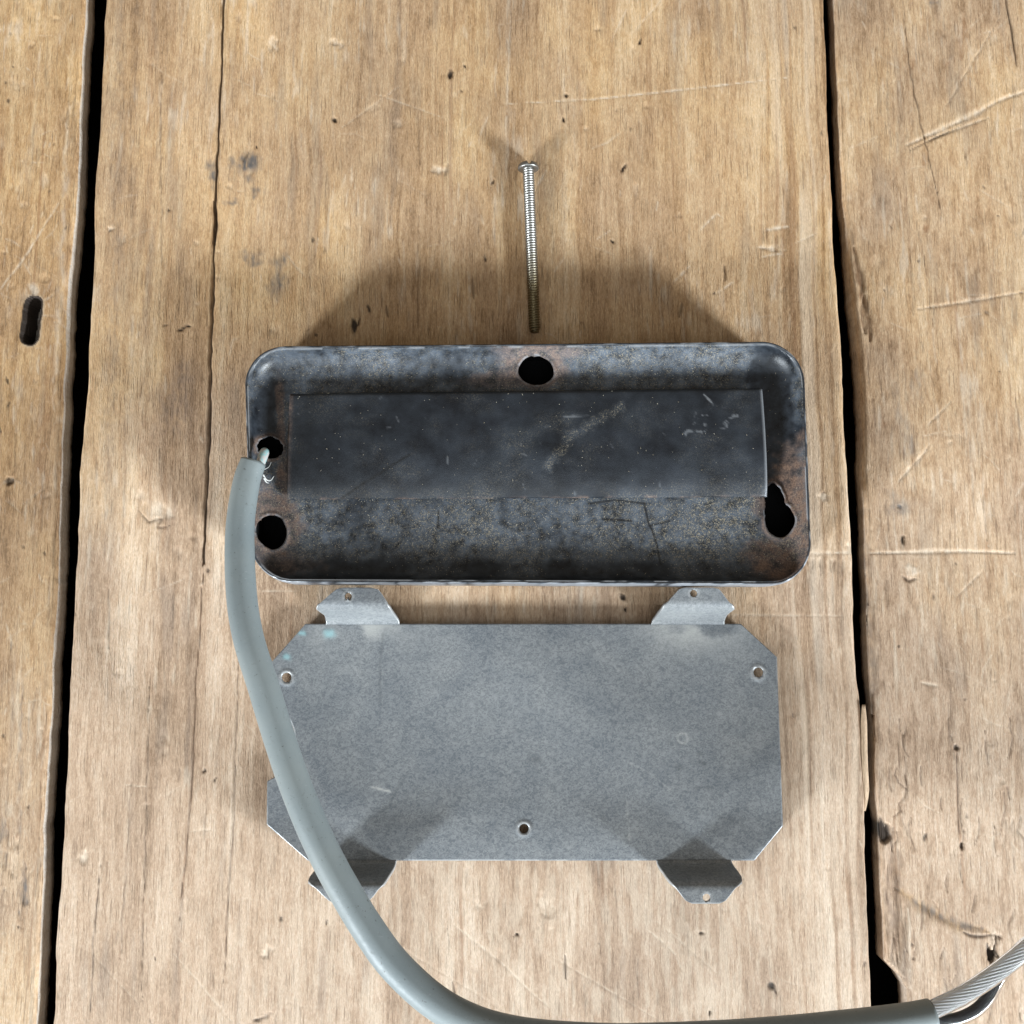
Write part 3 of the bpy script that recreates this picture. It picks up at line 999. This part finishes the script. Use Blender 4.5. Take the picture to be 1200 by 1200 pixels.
# raised centre panel
u = np.linspace(0, 1, 300)
v = np.r_[0, 0.012, 0.03, np.linspace(0.05, 1, 70)]
zc = np.interp(v, [0, .012, .03, .08, .2, .4, .6, .78, .9, .97, 1], [-2.5, -2.05, -1.9, -1.75, -1.5, -1.3, -1.35, -1.75, -2.25, -2.8, -3.2])
for _ in range(14):
    zc[5:-2] = (zc[4:-3] + 2 * zc[5:-2] + zc[6:-1]) / 4
x0t, y0t = hloc(np.array(340.0), np.array(461.0), ZR - 2.2)
x1t, _ = hloc(np.array(893.0), np.array(457.0), ZR - 2.2)
x0b, y1b = hloc(np.array(337.0), np.array(586.0), ZR - 3.2)
x1b, _ = hloc(np.array(899.0), np.array(583.0), ZR - 3.2)
Xl = x0t + (x0b - x0t) * v
Xr = x1t + (x1b - x1t) * v
PXx = Xl[:, None] + (Xr - Xl)[:, None] * u[None]
PYy = (y0t + (y1b - y0t) * v)[:, None] + (u[None] - 0.5) * -3.0
PZ = ZR + zc[:, None] + 0.22 * (fbm(PXx / 60, PYy / 60, 3, 61) - 0.5) + 0.0 * u[None]
PZ -= 0.5 * sstep(0.985, 1.0, u)[None] * 0.5
Vp = hmap(PXx, PYy)
Vp[..., 2] = PZ * MM
n1 = fbm(PXx / 45, PYy / 30, 4, 63)
pm = np.zeros(PXx.shape + (4,))
pm[..., 1] = np.clip(0.05 + 0.5 * (n1 - 0.5) + 0.12 * sstep(0.8, 1.0, v)[:, None], 0, 1)
pm[..., 0] = np.clip(0.9 * sstep(0.012, 0.0, u)[None] * np.ones_like(PXx) * fbm(PXx / 5, PYy / 9, 2, 65) + sstep(0.97, 1.0, v)[:, None] * 0.5 * sstep(.50, .66, fbm(PXx / 14, PYy / 6, 3, 66)), 0, 1)
pm[..., 2] = np.clip(0.85 * sstep(0.9955, 0.999, u)[None] * np.ones_like(PXx), 0, 1)
pr = np.random.default_rng(5)
def panel_line(px0, py0, px1, py1, wd, s, ch, rag=2.0):
    ax, ay = hloc(np.array(float(px0)), np.array(float(py0)), ZR - 1.6)
    bx, by = hloc(np.array(float(px1)), np.array(float(py1)), ZR - 1.6)
    dx, dy = bx - ax, by - ay
    tt = np.clip(((PXx - ax) * dx + (PYy - ay) * dy) / (dx * dx + dy * dy + 1e-9), 0, 1)
    dd = np.hypot(PXx - ax - tt * dx, PYy - ay - tt * dy) + rag * (fbm(PXx / 6, PYy / 6, 2, 67) - 0.5) * 2
    pm[..., ch] = np.maximum(pm[..., ch], s * np.exp(-(np.maximum(dd, 0) / wd) ** 2))
panel_line(642, 548, 670, 512, 6, .45, 1, 5)
panel_line(670, 512, 728, 478, 5, .5, 1, 4)
panel_line(660, 490, 690, 489, 0.5, .3, 2, 1)
for i in range(13):
    x, y = pr.uniform(802, 832), pr.uniform(488, 512)
    panel_line(x, y, x + pr.normal(0, 4), y + pr.normal(0, 3), 0.7, .26, 2, 1.8)
for i in range(5):
    x, y = pr.uniform(846, 860), pr.uniform(490, 502)
    panel_line(x, y, x + pr.normal(3, 3), y - pr.uniform(1, 5), 0.7, .24, 2, 1.8)
for i in range(34):
    x, y = pr.uniform(350, 890), pr.uniform(468, 578)
    panel_line(x, y, x + pr.normal(0, 3), y + pr.normal(0, 3), 0.5, pr.uniform(.06, .2), 2, 1.2)
panel_line(400, 584, 480, 535, 1.3, .9, 3, 1)
panel_line(825, 463, 836, 476, 0.6, .5, 2, .8)
panel = mesh_np('centre_panel', Vp.reshape(-1, 3), grid_quads(*PXx.shape), M_PANEL, None, attrs={'maskH': pm.reshape(-1, 4)})
solidify(panel, 0.0007)
adopt(house, tray, shell, shade_plate, panel, shade_ring)

# sawdust: countless crumbs lying in the tray
rs = np.random.default_rng(19)
nfl = 7500
fX, fY = rs.uniform(6, Wd - 6, nfl * 3), rs.uniform(6, Hd - 6, nfl * 3)
dm = housing_masks(fX, fY)
inpan = (fX > x0t - 1) & (fX < x1t + 2) & (fY > y0t - 1) & (fY < y1b - 4)
keep = (sdf(fX, fY) > 5) & (hole_d(fX, fY) > 1.12) & (rs.random(nfl * 3) < np.clip(dm[:, 1], 0.04, 1) * np.where(inpan, 0.055, 1.0))
fX, fY, inpan = fX[keep][:nfl], fY[keep][:nfl], inpan[keep][:nfl]
fz = housing_z(fX, fY)
vv_ = np.clip((fY - y0t) / (y1b - y0t), 0, 1)
fz = np.where(inpan, ZR + np.interp(vv_, v, zc) + 0.12, fz)
fp = hmap(fX, fY)
fp[:, 2] = (fz + 0.04) * MM
ang = rs.uniform(0, 2 * math.pi, len(fX))
ln = rs.gamma(1.6, 0.040, len(fX)) * MM + 0.04 * MM
wd = rs.uniform(0.03, 0.06, len(fX)) * MM
dx = np.stack([np.cos(ang) * ln, np.sin(ang) * ln, rs.normal(0, 0.03, len(fX)) * MM], -1)
sx = np.stack([-np.sin(ang) * wd, np.cos(ang) * wd, 0 * ang], -1)
upv = np.array([0, 0, 1.0]) * (0.05 * MM)
v6 = np.stack([fp - dx - sx * .5, fp + dx - sx * .5, fp + dx * .8 + sx, fp - dx * .8 + sx, fp + upv + dx * 0.3, fp + upv - dx * 0.3], 1)
b = np.arange(len(fX))[:, None] * 6
tri = np.concatenate([b + np.array([[0, 1, 4]]), b + np.array([[1, 2, 4]]), b + np.array([[2, 3, 5]]), b + np.array([[3, 0, 5]]), b + np.array([[0, 4, 5]]), b + np.array([[2, 5, 4]])])
t = NT('pale_sawdust')
M_DUST = t.out(t.mix(t.rng(t.noise(1500, 2, .5, t.obj()), .35, .65), (0.24, 0.19, 0.12), (0.46, 0.42, 0.34)), 0.9, 0, 0.2)
o = mesh_np('sawdust', v6.reshape(-1, 3), tri, M_DUST, None, smooth=False)
o['kind'] = 'stuff'
o['label'] = 'fine pale sawdust crumbs lying inside the black housing'
o['category'] = 'sawdust'

# ------------------------------------------------------------------ galvanised plate with four bent tabs
def galv_material():
    t = NT('galvanised_steel')
    edge, scuff, teal, dark = t.attr('maskP')
    a = t.noise(75, 6, 0.66, t.obj(), 0.9)
    b = t.noise(1300, 4, 0.7, t.obj((1, 1.2, 1)), 1.2)
    c3 = t.noise(5200, 2, 0.6, t.obj())
    a2 = t.noise(480, 5, 0.7, t.obj((1, 1.3, 1), (0, 0, 0.6)), 1.5)
    c = t.mix(t.rng(a, 0.34, 0.66), (0.105, 0.120, 0.138), (0.232, 0.241, 0.244))
    c = t.mix(t.rng(a2, 0.36, 0.66, 0.0, 0.6), t.mix(0.45, c, (0.12, 0.138, 0.16)), c)
    c = t.mix(t.rng(b, 0.40, 0.58, 0.0, 1.0), t.mix(0.5, c, (0.085, 0.095, 0.105)), t.mix(0.22, c, (0.42, 0.43, 0.42)))
    c = t.mix(t.rng(c3, 0.6, 0.8, 0, .35), c, (0.62, 0.63, 0.62))
    c = t.mix(scuff, c, (0.58, 0.575, 0.54))
    c = t.mix(teal, c, (0.30, 0.55, 0.58))
    c = t.mix(dark, c, (0.07, 0.078, 0.085))
    c = t.mix(edge, c, (0.50, 0.50, 0.49))
    r = t.rng(b, 0.3, 0.7, 0.52, 0.38)
    r = t.math('SUBTRACT', r, t.math('MULTIPLY', edge, 0.12))
    t.bump(t.math('ADD', b, t.math('MULTIPLY', c3, 0.5)), 0.25, 0.00008)
    return t.out(c, r, 0.30, 0.5)


M_GALV = galv_material()
ZP = 2.7     # top face of the plate, mm


def punch(Xp, Yp, q, holes):
    """cut round holes into a quad grid: drop faces inside, snap the rest of the edge to the circle"""
    Xp, Yp = Xp.copy(), Yp.copy()
    for cx, cy, r in holes:
        d = np.hypot(Xp - cx, Yp - cy)
        fd = np.hypot(Xp[q].mean(1) - cx, Yp[q].mean(1) - cy)
        q = q[fd > r]
        near = np.zeros(len(Xp), bool)
        near[np.unique(q[np.min(d[q], 1) < r + 1.6])] = True
        # vertices left on the hole border
        sel = np.where(near & (d < r + 1.3))[0]
        dd = np.maximum(d[sel], 1e-6)
        Xp[sel] = cx + (Xp[sel] - cx) / dd * r
        Yp[sel] = cy + (Yp[sel] - cy) / dd * r
    return Xp, Yp, q


PH = [(336, 794, 5.6), (888.5, 788, 5.6), (614, 971, 5.6)]
rows = np.unique(np.r_[np.linspace(731, 1008.5, 150), 775, 770, 968, 965, 920, 912])
Lx = np.interp(rows, [731, 775, 790, 922, 966, 1008.5], [358, 319, 317.5, 313, 312.5, 361])
nn = 868.0
arc = np.where(np.abs(rows - nn) < 50, 296 + np.sqrt(np.clip(50 ** 2 - (rows - nn) ** 2, 0, None)), 0)
Lx = np.maximum(Lx, arc)
Rx = np.interp(rows, [731, 770, 968, 1008.5], [868, 910.5, 917.5, 884])
uu = np.linspace(0, 1, 330)
GXp = Lx[:, None] + (Rx - Lx)[:, None] * uu
GYp = rows[:, None] * np.ones_like(GXp)
q = grid_quads(*GXp.shape)
Xp, Yp, q = punch(GXp.ravel(), GYp.ravel(), q, PH)
zz = ZP + 0.18 * (fbm(Xp / 130, Yp / 130, 3, 70) - 0.5)
msk = np.zeros((len(Xp), 4))
for cx, cy, r in PH:
    d = np.hypot(Xp - cx, Yp - cy)
    zz += 0.22 * np.exp(-((d - r - 2.2) / 2.0) ** 2)
    msk[:, 0] = np.maximum(msk[:, 0], 0.5 * np.exp(-((d - r - 1.2) / 1.8) ** 2))
bord = np.zeros_like(GXp)
bord[:, 0] = bord[:, -1] = bord[0] = bord[-1] = 1
msk[:, 0] = np.maximum(msk[:, 0], 0.55 * bord.ravel() * sstep(.4, .6, fbm(Xp / 20, Yp / 20, 3, 75)))


def pline(pts, wd, ch, s, rag=1.0):
    for (ax, ay), (bx, by) in zip(pts[:-1], pts[1:]):
        dx, dy = bx - ax, by - ay
        tt = np.clip(((Xp - ax) * dx + (Yp - ay) * dy) / (dx * dx + dy * dy + 1e-9), 0, 1)
        dd = np.hypot(Xp - ax - tt * dx, Yp - ay - tt * dy) + rag * (fbm(Xp / 5, Yp / 5, 2, 71) - 0.5) * 2
        msk[:, ch] = np.maximum(msk[:, ch], s * np.exp(-(np.maximum(dd, 0) / wd) ** 2))


pline([(449, 742), (445, 780), (446, 828)], 1.4, 3, .45)
pline([(478, 905), (468, 920), (455, 945), (430, 962)], 1.6, 3, .4)
pline([(730, 890), (760, 905), (785, 925)], 0.7, 1, .2)
pline([(735, 940), (738, 985)], .7, 1, .25)
pline([(435, 922), (458, 928)], 1.0, 1, .6)
pline([(820, 893), (826, 895)], 2.2, 3, .6)
pline([(818, 883), (822, 884)], 2.0, 3, .5)
pline([(793, 899), (797, 900)], 2.6, 3, .6)
pline([(816, 923), (836, 923)], 1.2, 3, .5)
pline([(806, 994), (815, 1000), (826, 993)], 1.2, 3, .4)
pline([(838, 955), (860, 962), (905, 985)], 1.0, 3, .3)
pline([(560, 940), (610, 938)], .9, 3, .3)
pline([(832, 740), (855, 738)], 6, 3, .35, 4)
pline([(620, 893), (632, 890)], 4, 3, .4, 3)
for x, y, r_ in ((384, 743, 4.5), (334, 770, 3), (352, 742, 2.5)):
    pline([(x, y), (x + 4, y)], r_, 2, .6, 2)
d = np.hypot(Xp - 800, Yp - 865)
msk[:, 1] = np.maximum(msk[:, 1], .3 * np.exp(-((d - 6) / 1.2) ** 2))
sc = fbm(Xp / 40, Yp / 40, 4, 73)
tabn = np.exp(-((Yp - 735) / 26) ** 2) * (np.exp(-((Xp - 425) / 55) ** 2) + np.exp(-((Xp - 815) / 55) ** 2))
msk[:, 1] = np.maximum(msk[:, 1], 0.45 * tabn * sstep(.35, .6, sc))
Vv = at(Xp, Yp, ZP * MM)
Vv[:, 2] = zz * MM
vf, qf, used = drop_unused(Vv, q)
plate = empty('mounting_plate', tuple(at(614, 870, 0.0)), 'grey galvanised plate with clipped corners and four bent tabs, below the black housing', 'metal plate')
sheet = mesh_np('sheet', vf, qf, M_GALV, None, attrs={'maskP': msk[used]})
solidify(sheet, 0.0009)


def tab(rowsdef, hole, slot_bottom):
    """a strip bent up from the plate edge and out again; rows are (photo y, height, left x, right x)"""
    R = np.array(rowsdef, float)
    s = np.r_[0, np.cumsum(np.hypot(np.diff(R[:, 0]), np.diff(R[:, 1]) * 5))]
    qn = np.linspace(0, s[-1], 40)
    R = np.stack([np.interp(qn, s, R[:, k]) for k in range(4)], -1)
    for k in (0, 1):
        m = R[:, k].copy()
        m[1:-1] = (R[:-2, k] + R[1:-1, k] * 2 + R[2:, k]) / 4
        R[:, k] = m
    uu = np.linspace(0, 1, 60)
    X = R[:, 2:3] + (R[:, 3:4] - R[:, 2:3]) * uu
    Y = R[:, :1] * np.ones_like(X)
    Zt = (R[:, 1:2] * np.ones_like(X)).ravel()
    qq = grid_quads(*X.shape, flip=slot_bottom)
    qq = qq[:, ::-1] if not slot_bottom else qq
    Xf, Yf, qq = punch(X.ravel(), Y.ravel(), qq, [hole])
    V = at(Xf, Yf, Zt * MM)
    d = np.hypot(Xf - hole[0], Yf - hole[1])
    m = np.zeros((len(Xf), 4))
    b = np.zeros_like(X)
    b[:, 0] = b[:, -1] = b[-1] = 1
    m[:, 0] = np.maximum(0.5 * b.ravel(), 0.4 * np.exp(-((d - hole[2] - 1.2) / 1.4) ** 2))
    slope = np.abs(np.gradient(R[:, 1])) / (np.abs(np.gradient(R[:, 1])).max())
    m[:, 1] = np.maximum(m[:, 1], 0.12 * (slope[:, None] * np.ones_like(X)).ravel())
    V, qq, used = drop_unused(V, qq)
    o = mesh_np('tab', V, qq, M_GALV, None, attrs={'maskP': m[used]})
    me = o.data
    # top faces must look up
    if sum(p.normal.z for p in me.polygons) < 0:
        me.flip_normals()
    solidify(o, 0.0008)
    return o


H = 11.0
tabs = [
    tab([(732, ZP, 382, 468), (729, ZP + .1, 382, 468), (725, ZP + 1.2, 381.5, 465), (721, 5.7, 380, 462), (717.5, 8.3, 375, 459.5), (714, 10.0, 370.5, 457.5), (710, 10.8, 371.5, 455), (705, H, 377, 453), (697, H, 386, 448), (690.5, H, 394, 443), (688.5, H, 402, 434)], (408, 699, 4.4), False),
    tab([(732, ZP, 763, 849), (729, ZP + .1, 764, 849), (725, ZP + 1.2, 767.5, 850), (721, 5.7, 770.5, 852), (717.5, 8.3, 773.5, 856), (714, 10.0, 776, 861), (710, 10.8, 778, 859), (705, H, 783, 854), (697, H, 790, 848), (690.5, H, 796, 843), (688.5, H, 803, 836)], (813, 695.5, 4.4), False),
    tab([(1007.5, ZP, 379, 465), (1011, ZP + .1, 377, 464), (1016, ZP + 1.3, 373, 462), (1021, 5.7, 368, 459), (1027, 8.4, 363, 455), (1032, 10.0, 361, 452), (1037, 10.8, 365, 449), (1042, H, 371, 444), (1050, H, 379, 438), (1056, H, 386, 432), (1059, H, 393, 425)], (397, 1049, 4.6), True),
    tab([(1007.5, ZP, 769, 857), (1011, ZP + .1, 770, 858), (1016, ZP + 1.3, 773, 861), (1021, 5.7, 777, 865), (1027, 8.4, 781, 869), (1032, 10.0, 785, 870), (1037, 10.8, 789, 866), (1042, H, 793, 861), (1050, H, 799, 855), (1056, H, 804, 850), (1059, H, 811, 843)], (828, 1052, 4.6), True)]
adopt(plate, sheet, *tabs)

# ------------------------------------------------------------------ machine screw
t = NT('zinc_plated_screw')
tc = t.n('ShaderNodeTexCoord')
sp_ = t.n('ShaderNodeSeparateXYZ')
t.l(tc.outputs['Object'], sp_.inputs[0])
n = t.noise(700, 3, .6, t.obj())
k = t.math('ADD', sp_.outputs[2], t.math('MULTIPLY', t.math('SUBTRACT', n, .5), 0.012))
c = t.mix(t.rng(k, 0.018, 0.031), (0.27, 0.265, 0.25), (0.20, 0.16, 0.09))  # browner toward the tip: reflected wood painted into the metal colour
M_SCREW = t.out(c, t.rng(n, .3, .7, .34, .48), 0.95, 0.5)
pa = at(619.2, 198.5, 2.45 * MM)
pb = at(626.6, 389.5, 1.55 * MM)
axis = pb - pa
Ls = float(np.linalg.norm(axis))
rot = Vector(axis).to_track_quat('Z', 'Y').to_matrix().to_4x4()
# Z of the screw runs from head to tip; roll so that the slot stands up
mw = Matrix.Translation(Vector(pa)) @ rot
screw = empty('machine_screw', tuple(pa), 'long thin slotted machine screw lying on the boards above the black housing', 'screw')
screw.matrix_world = mw
pitch = 0.62
nz, na = int(Ls / MM / pitch * 9), 28
zz = np.linspace(0.0, Ls / MM, nz)
aa = np.linspace(0, 2 * math.pi, na, endpoint=False)
ph = (zz[:, None] / pitch - aa[None] / (2 * math.pi)) % 1.0
tri_ = 1 - np.abs(ph * 2 - 1)
rr = 1.16 + 0.24 * np.clip(tri_ * 1.25, 0, 1)
taper = np.interp(zz, [0, Ls / MM - 1.2, Ls / MM], [1, 1, 0.72])[:, None]
rr = rr * taper
V = np.stack([rr * np.cos(aa), rr * np.sin(aa), zz[:, None] * np.ones_like(rr)], -1) * MM
i = np.arange(nz - 1)[:, None] * na
j = np.arange(na)[None]
q = np.stack([i + j, i + (j + 1) % na, i + na + (j + 1) % na, i + na + j], -1).reshape(-1, 4)
V = V.reshape(-1, 3)
c0 = len(V)
V = np.vstack([V, [[0, 0, Ls]]])
h = np.arange(0, na, 2)
lastr = (nz - 1) * na
q = np.vstack([q, np.stack([lastr + h, lastr + h + 1, lastr + (h + 2) % na, np.full(len(h), c0)], -1)])
shaft = mesh_np('threaded_shaft', V, q, M_SCREW, screw)
# pan head with a cut slot
nr, na = 26, 72
rad = np.linspace(0, 1, nr)
hr = 2.55
aa = np.linspace(0, 2 * math.pi, na, endpoint=False)
dome = 0.55 + 1.15 * np.sqrt(np.clip(1 - rad ** 2.6, 0, 1))
X = hr * rad[:, None] * np.cos(aa)
Y = hr * rad[:, None] * np.sin(aa)
# direction of the slot: the screw's own up direction in the place
upl = (rot.to_3x3().inverted() @ Vector((0.12, 0, 1))).normalized()
sa = math.atan2(upl.y, upl.x)
across = np.abs(-X * math.sin(sa) + Y * math.cos(sa))
Zh = dome[:, None] - 0.95 * sstep(0.52, 0.36, across)
Zh = np.maximum(Zh, 0.35)
top = np.stack([X, Y, -Zh], -1)
side = np.stack([hr * np.cos(aa), hr * np.sin(aa), 0 * aa - 0.1], -1)[None]
und = np.stack([hr * 0.93 * np.cos(aa), hr * 0.93 * np.sin(aa), 0 * aa + 0.05], -1)[None]
inn = np.stack([1.1 * np.cos(aa), 1.1 * np.sin(aa), 0 * aa + 0.05], -1)[None]
V = np.concatenate([top, side, und, inn], 0) * MM
NR = V.shape[0]
i = np.arange(NR - 1)[:, None] * na
j = np.arange(na)[None]
q = np.stack([i + j, i + na + j, i + na + (j + 1) % na, i + (j + 1) % na], -1).reshape(-1, 4)
head = mesh_np('head', V.reshape(-1, 3), q, M_SCREW, screw)

# ------------------------------------------------------------------ grey cable
t = NT('grey_cable_jacket')
n = t.noise(60, 4, .6, t.obj())
n2 = t.noise(2600, 4, .65, t.obj())
n3 = t.noise(520, 5, .7, t.obj(), 1.0)
c = t.mix(t.rng(n, .3, .7), (0.168, 0.200, 0.208), (0.212, 0.240, 0.238))
c = t.mix(t.rng(n2, .35, .7, .0, .35), c, (0.21, 0.235, 0.24))
c = t.mix(t.rng(n3, .60, .74, 0, .40), c, (0.085, 0.088, 0.080))
c = t.mix(t.rng(t.noise(1500, 2, .5, t.obj()), .69, .75, 0, .6), c, (0.05, 0.05, 0.045))
c = t.mix(t.rng(t.noise(1.0, 3, .6, t.obj((700, 2400, 900), (0, 0, .5))), .66, .74, 0, .35), c, (0.34, 0.36, 0.36))
t.bump(t.math('ADD', n2, t.math('MULTIPLY', n3, .5)), 0.22, 0.00012)
M_CABLE = t.out(c, t.rng(n3, .3, .7, .42, .58), 0, 0.45)
t = NT('dark_cable_core')
M_CORE = t.out((0.03, 0.03, 0.032), 0.7, 0, 0.3)
t = NT('pale_conductor')
M_COND = t.out(t.mix(t.rng(t.noise(900, 3, .6, t.obj()), .45, .6), (0.50, 0.47, 0.45), (0.30, 0.52, 0.52)), 0.4, 0.1, 0.5)
t = NT('white_strand')
M_STRAND = t.out((0.70, 0.71, 0.72), 0.30, 0.7, 0.5)
t = NT('white_fibre')
M_FIBRE = t.out((0.50, 0.50, 0.48), 0.6, 0, 0.4)
t = NT('clear_insulation')
t.b.inputs['Transmission Weight'].default_value = 1.0
t.b.inputs['IOR'].default_value = 1.36
M_CLEAR = t.out((0.93, 0.95, 0.96), 0.12, 0, 0.5)

ctl = [(297, 541, 15.9, 2.75), (289, 565, 16.4, 2.9), (282, 610, 17.6, 3.05), (281, 655, 19.2, 3.15), (284, 705, 21.2, 3.2), (292, 750, 22.8, 3.2), (309, 805, 24.2, 3.2), (329, 870, 25.6, 3.2), (352, 935, 27.0, 3.2),
       (378, 995, 28.2, 3.2), (404, 1043, 29.2, 3.2), (430, 1086, 30.0, 3.2), (463, 1131, 30.8, 3.2), (510, 1174, 31.4, 3.2), (560, 1200, 31.6, 3.2), (622, 1214, 31.4, 3.2), (710, 1220, 30.6, 3.2), (805, 1219, 29.4, 3.2), (905, 1213, 28.0, 3.2), (1000, 1204, 26.6, 3.2), (1062, 1196, 25.6, 3.2), (1092, 1190.5, 25.2, 3.2)]
P4 = np.array([np.r_[at(a, b, z * MM), r * MM] for a, b, z, r in ctl])
pth = smooth_path(P4, 420)
sN = np.arange(420)
wob = 1 + 0.075 * (fbm(sN[:, None] / 30.0, np.arange(36)[None] / 9.0, 3, 90) - 0.5)
wob[:, -1] = (wob[:, 0] + wob[:, -2]) / 2
cable = empty('cable', tuple(at(352, 935, 0.0)), 'thick grey round cable curving from the black housing across the metal plate', 'cable')
jacket = tube('jacket', pth[:, :3], pth[:, 3], 36, M_CABLE, None, cap=True, wob=wob)
parts = [jacket]
# short pale conductor poking from the cut end into the housing
e0 = P4[0, :3]
cpts = [at(303, 548, 15.0 * MM), at(307, 538, 14.6 * MM), at(309.5, 531, 13.8 * MM), at(311, 527.5, 12.6 * MM)]
cp = smooth_path(cpts, 16)
parts.append(tube('conductor', cp, np.interp(np.linspace(0, 1, 16), [0, .75, .92, 1], [1.05, 1.1, .85, .35]) * MM, 16, M_COND))
for pts, r in (([(308, 556, 14.5), (312, 562, 13.5), (317, 563, 12.8), (321, 558, 12.6)], .30), ([(309, 560, 14.2), (312, 565, 13.3), (315, 566, 12.9)], .34), ([(310, 550, 14.6), (315, 547, 13.4), (318, 541, 12.8)], .13)):
    pp = smooth_path([at(a, b, z * MM) for a, b, z in pts], 14)
    parts.append(tube('frayed_strand', pp, np.linspace(r, r * .3, 14) * MM * 0.75, 6, M_FIBRE))
# stripped wires at the other end
wc = smooth_path([at(1080, 1189, 25.6 * MM), at(1098, 1181, 25.8 * MM), at(1130, 1165, 26.2 * MM), at(1165, 1142, 26.8 * MM), at(1203, 1112, 27.2 * MM), at(1250, 1070, 27.4 * MM), at(1300, 1022, 27.2 * MM)], 150)
tt_, nn_, bb_ = frames(wc)
sheath = tube('clear_wire', wc, 1.75 * MM, 24, M_CLEAR)
parts.append(sheath)
for k in range(15):
    if k < 3:
        rr_, ph_ = 0.30, k * 2 * math.pi / 3
    else:
        rr_, ph_ = 0.90, k * 2 * math.pi / 12
    a = np.linspace(0, 4.6 * math.pi, 150) + ph_
    pth_ = wc + rr_ * MM * (np.cos(a)[:, None] * nn_ + np.sin(a)[:, None] * bb_)
    st = tube('strand', pth_, (0.25 if k >= 3 else 0.36) * MM, 7, M_STRAND)
    adopt(sheath, st)
wd2 = smooth_path([at(1080, 1194, 24.4 * MM), at(1100, 1196, 23.6 * MM), at(1122, 1193, 22.6 * MM), at(1143, 1183, 21.8 * MM), at(1158, 1167, 21.4 * MM), at(1169, 1147, 21.4 * MM), at(1186, 1124, 21.8 * MM), at(1215, 1096, 22.4 * MM), at(1260, 1054, 23.0 * MM), at(1305, 1012, 23.2 * MM)], 110)
dk = tube('clear_wire', wd2, 1.45 * MM, 20, M_CLEAR)
core = tube('dark_core', wd2, 0.75 * MM, 12, M_CORE)
adopt(dk, core)
parts.append(dk)
adopt(cable, *parts)
